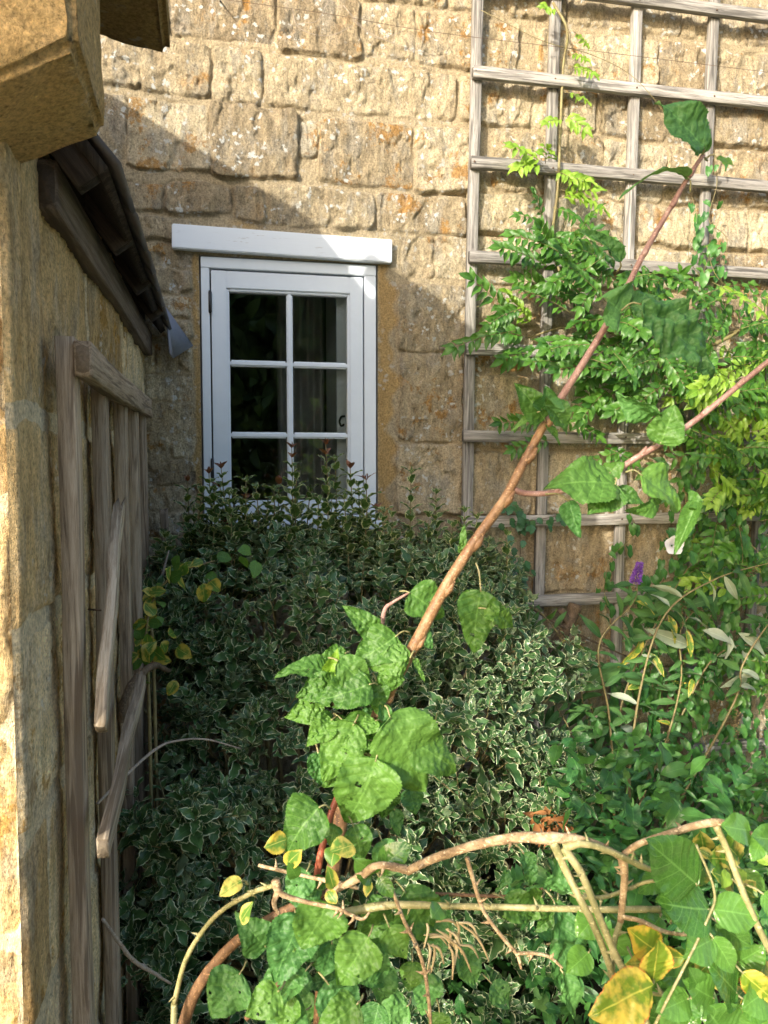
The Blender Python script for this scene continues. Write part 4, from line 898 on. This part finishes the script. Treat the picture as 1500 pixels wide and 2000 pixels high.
tube(pp, [P(*q) for q in br], [.0043, .0036, .0034, .0035, .0036, .0036, .0037, .0034, .0032, .0030], segs=12, n=6, rough=.015, seed=4)
pp.build('side_branch', BK_PINK, plum); pp = MB()
tube(pp, [P(745, 1225, .9), P(752, 1190, .9), P(765, 1178, .9), P(800, 1157, .9)], [.003, .0028, .002, .0015], segs=8, n=4)
tube(pp, [P(690, 1330, .88), P(694, 1290, .88), P(720, 1260, .88), P(745, 1225, .9)], [.0035, .003, .003, .003], segs=8, n=4)
pp.build('twig', BK_PINK, plum); pp = MB()
tube(pp, [P(618, 1720, .84), P(628, 1660, .84), P(650, 1580, .85), P(690, 1480, .86), P(700, 1400, .87)], [.0042, .0042, .004, .0035, .003], segs=8, n=4)
pp.build('red_twig', BK_RED, plum); pp = MB()
for q in top[1:-1]+br[2:-1]:
    c = P(*q); nd = MB(); tube(nd, [c, c+[.004, -.003, .006], c+[.006, -.004, .011]], [.0036, .0028, .0010], segs=7, n=2); nd.build('bud', BK_PINK, plum)
NL = [0]
CLS = tuple(np.round(np.sign(np.linspace(-1, 1, 21))*np.abs(np.linspace(-1, 1, 21))**.85, 3))
def big(bx, by, tx, ty, Y, wpx, m=PLUM, n=(0, -1, .55), par=None, fold=.2, curl=.3, pk=.09, wave=.3, holes=0, pet=None, name='leaf', shape='plum', thick=True, roll=0.0):
    a = D(bx, by, Y); b = D(tx, ty, Y-.012); v = b-a; ln = float(np.linalg.norm(v)); px = math.hypot(tx-bx, ty-by)
    NL[0] += 1; sd = NL[0]
    pk *= .85
    V, F, E, T = leaf_t(wpx/px, 44 if px > 45 else 20, shape, cols=CLS if px > 45 else CLS[::2], serr=.028, fold=fold, curl=curl, wave=wave, pucker=pk, seed=sd)
    # raised quilting between side veins
    q = np.abs(np.sin((T*7-E*1.5+.5)*math.pi)); V[:, 2] += (.020*q**.6-.02)*np.clip(E*3, 0, 1)*(.7+pk*4); V[:, 2] += (vn(V[:, 0]*17+9, V[:, 1]*17+9, sd+1)-.5)*pk*.55; r3 = np.random.RandomState(sd+7); V[:, 0] += (r3.rand()-.5)*.28*T**2; V[:, 2] += (r3.rand()-.5)*.5*np.abs(V[:, 0])*(V[:, 0] > 0)
    if roll: V[:, 0] += 0; ang = roll*V[:, 1]; V[:, [1, 2]] = np.column_stack([np.where(np.abs(ang) > 1e-4, np.sin(ang)/np.where(np.abs(roll) < 1e-6, 1, roll), V[:, 1]), V[:, 2]-(1-np.cos(ang))/roll])
    if holes:
        r2 = np.random.RandomState(sd); ctr = (V[F].mean(1))[:, :2]
        keep = np.ones(len(F), bool)
        for h in range((holes+1)//2):
            c = np.array([r2.uniform(-.28, .28)*wpx/px, r2.uniform(.2, .85)]); rr_ = r2.uniform(.012, .04)
            keep &= ((ctr[:, 0]-c[0])**2+(ctr[:, 1]-c[1])**2) > rr_**2
        F = F[keep]
    y = unit(v); z = np.array(n, float); z = unit(z-z.dot(y)*y); x = np.cross(y, z)
    if roll: ln *= roll/max(math.sin(min(roll, 1.57)), .2)
    Wv = (V[:, :1]*x+V[:, 1:2]*y+V[:, 2:]*z)*ln+a
    C = np.column_stack([np.full(len(V), rs.rand()), E, T, np.ones(len(V))])
    o = npmesh(name, Wv, F, m, par if par is not None else plum, C)
    if pet is None and px > 45:
        mb = MB(); tube(mb, [a-y*.010-z*.014, a-y*.005-z*.004, a+y*ln*.04], [.0012, .001, .0008], segs=6, n=3); mb.build('leaf_stalk', BK_GRN, o)
    if pet is not None:
        mb = MB(); tube(mb, [D(pet[0], pet[1], Y+.01), (D(pet[0], pet[1], Y+.01)+a)/2+[0, -.002, .004], a+y*ln*.03], [.0013, .001, .0009], segs=6, n=4); mb.build('leaf_stalk', BK_GRN, o)
    return o
B = big
# crown of the long shoot
B(1376, 292, 1300, 192, .80, 92, PLUMD, n=(.3, -1, .1), curl=.35, pk=.10, pet=(1372, 304), wave=.4)
B(1374, 300, 1362, 215, .815, 42, PLUMD, n=(-.8, -.7, .2), curl=.2)
B(1345, 345, 1248, 300, .81, 40, PLUMD, n=(-.2, -.35, 1), curl=.9, fold=.5, pk=.06)
B(1400, 308, 1436, 318, .82, 26, PLUM, n=(0, -1, .8), pet=(1376, 312))
B(1213, 512, 1150, 432, .835, 30, PLUMD, n=(-.5, -.7, .6), curl=.3, fold=.8, pk=.08)
B(1250, 592, 1432, 700, .80, 108, PLUMD, n=(-.25, -1, .6), curl=.35, fold=.12, pk=.26, wave=.25, shape='round', pet=(1213, 607))
B(1215, 612, 1185, 580, .83, 95, PLUMD, n=(-.4, -1, .4), curl=.2, pk=.08)
B(1230, 600, 1300, 580, .835, 60, PLUMD, n=(-.2, -1, .4), curl=.3, pk=.10)
B(1063, 818, 1016, 748, .85, 55, PLUM, n=(-.5, -.9, .2), curl=.3, fold=.6)
B(1058, 800, 1075, 758, .84, 70, PLUMD, n=(.3, -1, .3), curl=.2, fold=.5)
B(1070, 790, 1118, 838, .84, 60, PLUM, n=(.2, -1, .3), curl=.4, fold=.5, pk=.12)
B(1066, 826, 1096, 865, .86, 22, PLUM, n=(.3, -1, .5))
B(1060, 815, 1012, 808, .86, 16, PLUM, n=(0, -.6, 1), curl=1.0, fold=.6)
# side branch
B(1205, 948, 1082, 918, .80, 100, PLUM, n=(0, -1, .75), curl=.35, fold=.18, pk=.07, pet=(1200, 935))
B(1205, 950, 1150, 992, .80, 62, PLUM, n=(.1, -1, .6), curl=.3, pk=.06)
B(1112, 978, 1130, 1050, .82, 40, PLUMD, n=(-.6, -.8, -.3), curl=.2, fold=.6, pet=(1065, 965))
B(1182, 930, 1215, 900, .83, 42, PLUM, n=(0, -1, .5)); B(1200, 960, 1265, 975, .84, 40, PLUM, n=(0, -1, .4))
B(1290, 985, 1235, 1000, .84, 30, PLUM, n=(0, -1, -.3))
B(1252, 928, 1345, 985, .78, 95, PLUM, n=(0, -1, .8), curl=.4, fold=.15, pk=.07, pet=(1222, 922))
B(1362, 978, 1322, 1082, .77, 34, PLUM, n=(-.7, -.6, -.2), curl=.2, fold=.9, pk=.05)
B(1345, 980, 1372, 975, .775, 50, PLUM, n=(.1, -1, .7), fold=.3)
B(1290, 868, 1318, 792, .79, 78, PLUM, n=(-.3, -1, .35), curl=.35, fold=.3, pk=.08, pet=(1276, 868))
B(1280, 812, 1212, 783, .80, 48, PLUMD, n=(-.4, -.6, -.6), curl=.4, fold=.4)
# middle of the shoot
B(900, 1082, 908, 1032, .87, 16, PLUM, n=(0, -1, .2), curl=.6, pk=.2, pet=(922, 1072))
B(800, 1157, 868, 1205, .89, 90, PLUM, n=(.1, -1, .5), curl=.3, holes=1)
B(940, 1152, 912, 1272, .84, 84, PLUM, n=(-.2, -1, .3), curl=.25, pk=.10, holes=2, pet=(930, 1100))
B(948, 1188, 1012, 1212, .83, 52, PLUM, n=(.2, -1, .4), curl=.9, pk=.30, wave=.7)
B(738, 1240, 678, 1190, .88, 44, PLUM, n=(-.2, -1, .5), pk=.09)
B(774, 1242, 700, 1300, .87, 82, PLUM, n=(0, -1, .6), pk=.10, pet=(800, 1235))
B(802, 1286, 752, 1284, .85, 56, PLUM, n=(0, -1, .5), curl=1.6, fold=-.5, pk=.25, pet=(810, 1272))
B(776, 1300, 745, 1352, .86, 54, PLUM, n=(0, -1, .5), curl=1.2, fold=-.4, pk=.28)
B(820, 1232, 845, 1262, .87, 34, PLUMD, n=(0, -1, .3), curl=.8, pk=.3); B(808, 1285, 832, 1332, .86, 15, PLUM, n=(.4, -1, .1), pk=.1)
B(638, 1310, 550, 1294, .88, 50, PLUM, n=(-.1, -.6, 1), curl=.5, holes=1)
B(640, 1320, 664, 1276, .88, 30, WISTY, n=(0, -1, .3), fold=.6)
B(660, 1290, 740, 1352, .86, 66, PLUM, n=(0, -1, .6), pk=.09, holes=1); B(725, 1335, 622, 1378, .85, 78, PLUM, n=(-.1, -1, .7), pk=.10, holes=1)
B(735, 1330, 745, 1395, .87, 50, PLUM, n=(0, -1, .4), pk=.1)
B(655, 1412, 612, 1425, .86, 50, PLUM, n=(0, -1, .6), holes=1); B(668, 1405, 742, 1478, .86, 84, PLUM, n=(0, -1, .4), holes=2, pk=.09); B(745, 1375, 750, 1470, .865, 40, PLUMD, n=(.6, -1, .2), fold=.6)
B(692, 1412, 628, 1532, .84, 92, PLUM, n=(-.1, -1, .5), pk=.10, holes=3); B(760, 1400, 850, 1545, .83, 150, PLUM, n=(.1, -1, .6), curl=.3, pk=.07, fold=.15, pet=(752, 1378))
B(800, 1450, 902, 1490, .835, 90, PLUM, n=(.2, -1, .7), curl=.4, pk=.07)
B(735, 1482, 690, 1625, .82, 140, PLUM, n=(0, -1, .55), curl=.5, pk=.09, holes=3, fold=.15); B(725, 1480, 770, 1560, .835, 70, PLUMD, n=(.4, -1, .4), holes=2)
B(625, 1575, 545, 1655, .80, 108, PLUM, n=(-.1, -1, .8), curl=.6, pk=.08, holes=3, pet=(645, 1580)); B(690, 1612, 718, 1690, .82, 62, PLUM, n=(0, -1, .4), holes=1)
B(655, 1610, 640, 1650, .83, 42, PLUM, n=(-.4, -1, .4), pk=.25, curl=.8); B(800, 1540, 812, 1592, .95, 52, PLUMD, n=(0, -1, .4)); B(770, 1580, 785, 1632, .95, 32, PLUMD, n=(0, -1, .3))
for (x, y) in scatter([(640, 1260), (760, 1270), (780, 1380), (770, 1500), (740, 1620), (640, 1620), (620, 1500), (620, 1340)], 17, rs):
    an = rs.uniform(.6, 3.0); ln = rs.uniform(48, 78); B(x, y, x+ln*math.cos(an), y+ln*abs(math.sin(an)), rs.uniform(.84, .90), ln*rs.uniform(.7, .95), PLUM if rs.rand() < .7 else PLUMD, n=(rs.uniform(-.7, .4), -1, rs.uniform(.1, .9)), pk=rs.uniform(.14, .26), curl=rs.uniform(.2, .8), fold=rs.uniform(.05, .6), holes=rs.randint(0, 3))
# lower leaves
for q in [(640, 1760, 600, 1862, .76, 120, PLUM), (590, 1790, 520, 1925, .80, 112, PLUMD), (720, 1830, 660, 1930, .76, 105, PLUM), (700, 1850, 760, 1930, .8, 90, PLUMD), (545, 1935, 480, 1985, .70, 78, PLUM), (790, 1740, 850, 1850, .79, 100, PLUM),
          (760, 1810, 790, 1880, .77, 62, PLUM), (470, 1900, 400, 1990, .84, 110, PLUMD), (640, 1920, 700, 2010, .78, 100, PLUMD), (600, 1700, 560, 1760, .82, 70, PLUMD), (830, 1840, 870, 1760, .82, 72, PLUMD), (745, 1640, 770, 1720, .83, 60, PLUMD),
          (560, 1880, 540, 1990, .82, 90, PLUMD), (840, 1900, 820, 1990, .88, 66, PLUMD), (700, 1960, 620, 2020, .72, 90, PLUM), (900, 1850, 940, 1930, .95, 60, PLUMD), (520, 1850, 470, 1800, .86, 60, PLUMD), (960, 1920, 1000, 1970, .95, 50, PLUMD)]:
    B(*q[:6], q[6], n=(rs.uniform(-.3, .3), -1, rs.uniform(.3, .9)), pk=rs.uniform(.07, .13), holes=rs.randint(1, 4), curl=rs.uniform(.2, .5))
for q in [(985, 1755, 1050, 1800, .78, 66, 3), (1060, 1750, 990, 1790, .79, 50, 2), (1090, 1755, 1060, 1830, .78, 50, 2), (1022, 1665, 1050, 1735, .79, 44, 0), (1075, 1740, 1105, 1680, .78, 50, 0), (1085, 1765, 1140, 1990, .74, 72, 0), (1100, 1900, 1138, 2000, .735, 50, 0), (992, 1700, 975, 1745, .8, 24, 0)]:
    B(*q[:6], PLUM if q[6] else PLUMD, n=(.2, -1, .4), pk=.12, holes=q[6], fold=.45, curl=.4)
for (x, y) in scatter([(430, 1740), (620, 1690), (860, 1760), (960, 1850), (900, 2010), (380, 2010), (450, 1850)], 24, rs):
    an = rs.uniform(1.0, 3.4); ln = rs.uniform(60, 105); B(x, y, x+ln*math.cos(an)*.8, y+ln*abs(math.sin(an)), rs.uniform(.80, 1.0), ln*rs.uniform(.7, .95), PLUM if rs.rand() < .5 else PLUMD, n=(rs.uniform(-.5, .5), -1, rs.uniform(.1, .9)), pk=rs.uniform(.07, .14), holes=rs.randint(0, 4), curl=rs.uniform(.1, .6), fold=rs.uniform(.05, .5))
lm_ = MB()
for pts, r in [([(355, 2010, .95), (385, 1930, .93), (450, 1850, .9), (535, 1790, .88), (640, 1742, .86)], .0075), ([(800, 1742, .84), (900, 1748, .82), (1010, 1750, .8), (1060, 1735, .79)], .0022), ([(480, 1990, .8), (520, 1950, .8), (560, 1900, .8), (600, 1850, .8)], .003)]:
    tube(lm_, [P(*q) for q in pts], [r, r*.9, r*.8, r*.6], segs=10, n=5, seed=int(r*1e5))
f_ = P(355, 2010, .95); tube(lm_, [f_, f_*[1, 1, .5]+[.03, .02, 0], foot(560, 2300, .99)], [.0076, .0085, .0095], segs=10, n=6)
lm_.build('low_branch', BK_BROWN, plum)

# ================================================================== rose at the bottom right
rose = thing('rose_bush', 'thorny rose with tan and green canes, glossy leaves and yellowing orange leaves', 'rose bush')
rt_ = MB(); rg_ = MB(); rs = np.random.RandomState(41)
def thorns(mb, P_, T_, r, k):
    for i in range(k):
        q = rs.randint(1, len(P_)-1); an = rs.rand()*6.28; s1_ = unit(np.cross(T_[q], [.1, .2, 1])); s2_ = np.cross(T_[q], s1_); o_ = s1_*math.cos(an)+s2_*math.sin(an)
        tube(mb, [P_[q]+o_*r*.7, P_[q]+o_*(r+.003)-T_[q]*.001, P_[q]+o_*(r+.007)-T_[q]*.003], [.0022, .0011, .0002], segs=5, n=2, rough=0)
def cane(mb, pts, radii, th=6, seg=10):
    radii = [r_*.86 for r_ in radii]; P_, T_ = tube(mb, [P(*q) for q in pts], radii, segs=seg, n=6, rough=.05, seed=rs.randint(999)); thorns(mb, P_, T_, radii[len(radii)//2], th); return P_, T_
cane(rt_, [(795, 1702, .70), (850, 1676, .68), (930, 1650, .66), (1010, 1636, .64), (1080, 1638, .62)], [.0045, .0048, .0051, .0055, .0064], 3)
cane(rt_, [(1075, 1636, .62), (1130, 1638, .62), (1180, 1655, .62), (1220, 1680, .62)], [.0058, .0038, .0034, .0038], 4)
cane(rt_, [(1215, 1672, .62), (1245, 1650, .61), (1300, 1630, .60), (1395, 1606, .58), (1450, 1622, .58), (1520, 1650, .58)], [.0032, .0034, .0034, .0040, .0025, .0023], 7)
cane(rt_, [(1215, 1675, .62), (1220, 1710, .62), (1216, 1760, .62), (1212, 1800, .62)], [.0050, .0040, .0036, .0034], 5)
cane(rt_, [(912, 1675, .68), (925, 1720, .68), (945, 1780, .68), (985, 1835, .68), (1010, 1864, .68), (1018, 1892, .68)], [.0028, .0024, .0022, .0022, .0022, .0014], 4, 7)
cane(rt_, [(1008, 1862, .68), (1045, 1862, .68), (1075, 1870, .68), (1098, 1890, .68)], [.002, .002, .0018, .0014], 3, 7)
cane(rt_, [(1215, 1790, .62), (1255, 1800, .61), (1300, 1820, .60), (1360, 1828, .6)], [.0026, .0024, .0022, .0014], 3, 7)
cane(rt_, [(538, 1720, .74), (548, 1745, .74), (600, 1762, .74), (660, 1775, .73), (705, 1795, .73), (722, 1782, .73)], [.0055, .0036, .0026, .0024, .002, .0012], 4, 8)
cane(rt_, [(545, 1735, .74), (535, 1765, .74), (545, 1785, .74)], [.004, .003, .002], 0, 7)
cane(rt_, [(765, 1735, .72), (790, 1800, .72), (815, 1850, .72), (830, 1900, .72), (838, 1960, .72), (842, 2010, .72)], [.0022, .0022, .0024, .0024, .0024, .0018], 9, 7)
cane(rt_, [(505, 1690, .78), (600, 1712, .76), (650, 1722, .74), (700, 1735, .74)], [.0022, .0022, .003, .002], 3, 7)
cane(rt_, [(640, 1745, .74), (700, 1715, .72), (740, 1690, .70), (800, 1700, .70)], [.004, .0048, .0042, .005], 2, 8)
rt_.build('woody_canes', BK_TAN, rose)
cane(rg_, [(1080, 1645, .62), (1105, 1700, .62), (1130, 1750, .61), (1165, 1820, .6), (1195, 1900, .6), (1200, 1940, .6)], [.0048, .0040, .0038, .0036, .0036, .0036], 4)
cane(rg_, [(1100, 1655, .62), (1135, 1705, .61), (1170, 1790, .60), (1200, 1860, .59), (1235, 1930, .58), (1270, 2020, .57)], [.0048, .0040, .0038, .0038, .0038, .0040], 7)
cane(rg_, [(1100, 1655, .62), (1140, 1648, .615), (1190, 1662, .61), (1250, 1690, .61), (1290, 1705, .61)], [.005, .0036, .0034, .0034, .002], 5)
cane(rg_, [(1398, 1612, .58), (1420, 1660, .58), (1450, 1740, .57), (1490, 1830, .56), (1530, 1900, .56)], [.0035, .0034, .0034, .0036, .0038], 3)
cane(rg_, [(1212, 1800, .62), (1200, 1840, .62), (1196, 1900, .62), (1200, 1990, .62)], [.0032, .0030, .0030, .0032], 4)
cane(rg_, [(640, 1790, .80), (760, 1768, .78), (880, 1770, .74), (1000, 1772, .70), (1150, 1776, .68), (1290, 1776, .66)], [.0055, .005, .0038, .0038, .0038, .0038], 5)
cane(rg_, [(1135, 1752, .64), (1180, 1752, .64), (1230, 1735, .64), (1265, 1722, .63), (1310, 1720, .63)], [.0026, .0024, .0022, .002, .0014], 4, 7)
cane(rg_, [(340, 1960, .92), (365, 1870, .9), (420, 1790, .88), (490, 1745, .84), (540, 1728, .8)], [.0036, .0034, .0032, .0032, .0032], 8)
cane(rg_, [(1270, 2020, .57), (1300, 1960, .56), (1380, 1800, .56), (1395, 1740, .56), (1360, 1650, .56)], [.0014, .0014, .0013, .0013, .0012], 0, 7)
cane(rg_, [(1230, 1930, .58), (1270, 1940, .58), (1310, 1945, .58)], [.0026, .002, .0015], 2, 7)
for q_ in ((1200, 1990, .60), (1270, 2020, .57), (1200, 1940, .60), (1530, 1900, .56)):
    a_ = P(*q_); f_ = np.array([.42, .66, 0.]); m__ = (a_+f_)/2+[.02, .02, .1]; tube(rg_, [a_, m__, f_], [.004, .005, .007], segs=9, n=6)
f_ = P(340, 1960, .92); tube(rg_, [f_, f_*[1, 1, .5]+[-.01, .01, 0], f_*[1, 1, 0]], [.0038, .0045, .006], segs=9, n=5)
rg_.build('green_canes', BK_GRN, rose)
def rl(bx, by, tx, ty, w, m=ROSE, Y=.57, **k):
    k.setdefault('n', (rs.uniform(-.85, .15), -1, rs.uniform(.3, .9))); k.setdefault('pk', .02)
    return big(bx, by, tx, ty, Y, w, m, par=rose, shape='round', curl=k.pop('curl', .2), wave=.15, fold=.15, **k)
S_ = dict(n=(-.55, -1, .65)); rl(1362, 1728, 1280, 1655, 84, **S_); rl(1386, 1776, 1298, 1776, 72, **S_); rl(1392, 1776, 1488, 1788, 76, n=(-.45, -1, .8)); rl(1392, 1835, 1340, 1858, 50, n=(-.6, -1, .5)); rl(1392, 1830, 1440, 1903, 54, **S_); rl(1465, 1622, 1422, 1618, 34); rl(1490, 1630, 1472, 1680, 34); rl(1520, 1640, 1480, 1640, 30)
rl(1490, 1745, 1540, 1800, 60); rl(1400, 1800, 1470, 1860, 60, Y=.6); rl(1440, 1940, 1400, 1900, 56); rl(1450, 1950, 1505, 1990, 60); rl(1345, 1950, 1290, 1975, 44); rl(1350, 1950, 1352, 1995, 50); rl(1370, 1940, 1350, 1905, 24); rl(1395, 1950, 1345, 1930, 40); rl(1500, 1700, 1540, 1720, 40)
rl(1500, 1935, 1455, 1960, 50); rl(1240, 1880, 1275, 1935, 40, Y=.62); rl(1170, 1780, 1130, 1830, 60, Y=.68); rl(1180, 1820, 1230, 1870, 60, Y=.68); rl(1240, 1830, 1200, 1790, 50, Y=.7); rl(1440, 1880, 1490, 1850, 54, Y=.6); rl(1310, 1800, 1340, 1740, 44, Y=.64)
rl(1340, 2010, 1300, 1980, 60); rl(1420, 2020, 1385, 1990, 60); rl(1480, 2030, 1500, 1985, 60); rl(1290, 1790, 1260, 1830, 40, Y=.66); rl(1150, 1860, 1110, 1900, 50, Y=.7); rl(1300, 1700, 1250, 1740, 40, Y=.7); rl(1450, 1700, 1500, 1740, 40, Y=.66)
rl(1274, 1924, 1160, 1974, 86, OLEAF, .55, pk=.05); rl(1275, 1920, 1285, 1850, 54, OLEAF, .56, pk=.04); rl(1290, 1860, 1232, 1832, 42, OLEAF, .58); rl(1292, 1868, 1335, 1868, 40, OLEAF, .58); rl(1275, 1880, 1232, 1880, 32, YLEAF, .58); rl(1450, 1900, 1520, 1960, 60, OLEAF, .57)
for (x, y) in scatter([(1270, 1720), (1320, 1640), (1420, 1640), (1520, 1680), (1520, 1770), (1440, 1740), (1330, 1740)], 22, rs):
    an = rs.rand()*6.28; rl(x, y, x+34*math.cos(an), y+34*math.sin(an), rs.uniform(20, 30), YLEAF if rs.rand() < .75 else WISTY, rs.uniform(.6, .68), pk=.08)
for (x, y) in scatter([(1260, 1900), (1500, 1840), (1520, 2000), (1240, 2010)], 40, rs):
    an = rs.rand()*6.28; rl(x, y, x+46*math.cos(an), y+46*math.sin(an), rs.uniform(28, 40), ROSE if rs.rand() < .7 else YLEAF, rs.uniform(.62, .7))
# small rose leaves above the bramble
for q in [(742, 1700, 792, 1642, 50, ROSE), (735, 1705, 700, 1682, 34, ROSE), (740, 1712, 766, 1755, 34, ROSE), (725, 1715, 702, 1708, 18, ROSE), (722, 1722, 715, 1750, 18, YLEAF), (652, 1735, 640, 1700, 18, YLEAF), (640, 1740, 655, 1765, 24, YLEAF),
          (472, 1720, 428, 1742, 34, YLEAF), (560, 1640, 520, 1650, 36, YLEAF), (690, 1650, 650, 1665, 40, YLEAF), (655, 1655, 642, 1690, 36, YLEAF), (560, 1690, 580, 1660, 24, YLEAF), (470, 1800, 490, 1770, 20, YLEAF), (580, 1715, 568, 1690, 16, ROSE), (860, 1770, 845, 1790, 30, ROSE)]:
    rl(q[0], q[1], q[2], q[3], q[4], q[5], .72)
# dry catkin-like seed spikes hanging on the cane
LC = Leaves(); cs_ = MB()
for k in range(17):
    a = P(rs.uniform(815, 900), rs.uniform(1800, 1850), .71) if k < 17 else P(rs.uniform(750, 775), rs.uniform(1860, 1900), .71)
    e = a+np.array([rs.uniform(-.005, .03) if k < 17 else rs.uniform(-.012, .01), rs.uniform(-.01, .01), -rs.uniform(.012, .04)])
    tube(cs_, [a, (a+e)/2+[.003, 0, .005], e], [.0008, .0016, .0007], segs=6, n=3, rough=.12, seed=k)
cs_.build('dry_spikes', CATK, rose)

# left-hand odds and ends
bt = thing('small_rose', 'spindly rose with small yellowing leaves growing up beside the side trellis', 'rose'); m_ = MB(); LQ = Leaves(); LQ2 = Leaves()
for pts in [[(300, 1290, 1.95), (285, 1240, 1.95), (300, 1170, 1.95), (345, 1120, 1.95), (420, 1095, 1.98)], [(290, 1330, 1.9), (280, 1290, 1.9), (290, 1200, 1.9)]]:
    g = P(*pts[0]); g[2] = 0; P_, T_ = tube(m_, [g]+[P(*q) for q in pts], [.005, .004, .003, .002], segs=7, n=6)
    for i in range(6, len(P_), 1): (LQ if rs.rand() < .6 else LQ2).add(P_[i]+rs.randn(3)*.012, rs.randn(3)+[0, -.3, 0], unit(np.array([0, -1, .5])+rs.randn(3)*.4), rs.uniform(.03, .045), rs.rand())
for (x, y) in [(350, 1085), (330, 1130), (410, 1135), (480, 1090), (500, 1095), (490, 1075), (330, 1240), (315, 1255), (345, 1265), (300, 1270), (345, 1330), (395, 1140)]:
    (LQ if y > 1100 else LQ2).add(P(x, y, 1.93), rs.randn(3)+[0, 0, -.6], unit(np.array([0, -1, .5])+rs.randn(3)*.3), rs.uniform(.04, .055), rs.rand())
LQ.build('yellow_leaves', T_ROSE, YLEAF, bt); LQ2.build('foliage', T_ROSE, PLUM, bt); m_.build('stems', STEM, bt)
def twig(name, lab, pts, radii, m, grp=None):
    mb = MB(); tube(mb, [P(*q) for q in pts], radii, segs=8, n=6, rough=.12, seed=len(lab)); return meta(mb.build(name, m), lab, 'twig', grp)
twig('dead_twig', 'thin grey bramble twig arching from the side slats towards the bush', [(190, 1570, 1.42), (240, 1520, 1.5), (300, 1466, 1.6), (340, 1448, 1.65), (400, 1444, 1.7), (470, 1462, 1.75)], [.0028, .003, .003, .0025, .002, .0015], BK_GREY)
twig('dead_twig', 'crooked grey twig low down, bottom end beside the slats', [(200, 1795, 1.35), (225, 1830, 1.38), (260, 1875, 1.42), (300, 1900, 1.46), (335, 1922, 1.5)], [.003, .0035, .004, .0035, .002], BK_GREY)
twig('dead_twig', 'short forked dead twig standing in the corner against the cottage wall', [(310, 1260, 2.3), (306, 1190, 2.3), (318, 1120, 2.28), (330, 1075, 2.28)], [.006, .0055, .005, .002], BK_GREY)
twig('vine_stem', 'bent dark vine stem hooked round the lower slats', [(238, 1410, 1.72), (240, 1375, 1.72), (262, 1330, 1.75), (300, 1300, 1.85), (330, 1310, 1.95)], [.006, .009, .009, .008, .006], BK_DARK)
LDD = Leaves()
for (x, y) in scatter([(1035, 1590), (1110, 1570), (1120, 1620), (1050, 1630)], 26, rs): LDD.add(P(x, y, 1.9), unit(rs.randn(3)+[0, 0, -1.2]), unit(np.array([0, -1, .2])+rs.randn(3)*.6), rs.uniform(.04, .06), rs.rand())
meta(LDD.build('dead_leaf_spray', T_LANCE+T_SMALL, DEAD), 'spray of rusty brown dead leaves caught at the right edge of the bush', 'dead leaves')
tw = MB(); rs = np.random.RandomState(2)
for pts in [[(570, 15), (585, 55), (640, 70), (690, 50)], [(670, 10), (705, 50), (740, 75), (790, 60)], [(690, 40), (715, 60), (770, 85), (850, 110)], [(640, 5), (620, 40), (590, 45)]]:
    tube(tw, [Wp(x, y, .06) for x, y in pts], [.0012, .001, .0008], segs=5, n=5, rough=0)
meta(tw.build('dry_tendrils', BK_GREY), 'dry curling tendrils on the sunny stones above the window', 'tendrils')

# ================================================================== the garden behind the photographer (seen in the panes; one unseen tree added to shade the wall)
def crown(L, c, R, k, size, rs):
    for i in range(k):
        v = rs.randn(3); v /= np.linalg.norm(v); p = np.array(c)+v*np.array(R)*rs.uniform(.55, 1.0)
        L.add(p, unit(v+rs.randn(3)*.7), unit(v+rs.randn(3)*.6), size*rs.uniform(.7, 1.3), rs.rand())
rs = np.random.RandomState(91)
t1 = thing('shade_caster_tree', 'unseen leafy tree added behind the camera to cast shade on the wall', 'tree'); L_ = Leaves(); m_ = MB()
# added for its shade: crown shaped along the sun's path to the wall
def on_sun(u, w, Y): t = WALL_Y-Y; return (u-SUN_A*t, Y, w+SUN_B*t)
for (u, w, ru, rw) in [(2.02, 1.10, .46, .34), (2.45, 1.05, .55, .36), (3.1, 1.15, .5, .36), (1.55, .98, .26, .17), (1.14, 1.0, .24, .21), (1.14, 1.02, .2, .18), (2.1, 1.3, .45, .20)]:
    c = on_sun(u, w, -3.0); crown(L_, c, (ru, .2, rw), int(2300*ru*rw/.2), .085, rs)
    tube(m_, [(-3.6, -3.0, 0), (-3.5, -3.1, 1.6), ((c[0]-3.5)/2, -3.1, 2.6), c], [.09, .08, .05, .02], segs=9, n=5)
L_.build('crown', T_SMALL, HEDGE, t1); m_.build('trunk', BK_DARK, t1)
for k, (cx, cy, w_, h_) in enumerate([(1.0, -6.5, 2.3, 5.0), (7.5, -7.0, 2.0, 5.0)]):
    t2 = thing('garden_tree', ['broad dense dark tree across the lawn, facing the window', 'smaller dark tree across the lawn at the right'][k], 'tree', 'trees across the lawn'); L_ = Leaves(); m_ = MB()
    crown(L_, (cx, cy, h_*.52), (w_, 1.1, h_*.5), 7000, .34, rs)
    crown(L_, (cx, cy, h_*.50), (w_*.85, .7, h_*.46), 2500, .6, rs)
    tube(m_, [(cx, cy, 0), (cx+.1, cy, h_*.4), (cx, cy, h_*.85)], [.2, .15, .04], segs=9, n=5)
    for q in range(6):
        an = rs.rand()*6.28; tube(m_, [(cx, cy, h_*.3), (cx+math.cos(an)*w_*.6, cy+math.sin(an)*.7, h_*.6)], [.07, .02], segs=6, n=2, smooth=False)
    L_.build('crown', T_SMALL, HEDGE, t2); m_.build('trunk', BK_DARK, t2)
print('leaves placed')
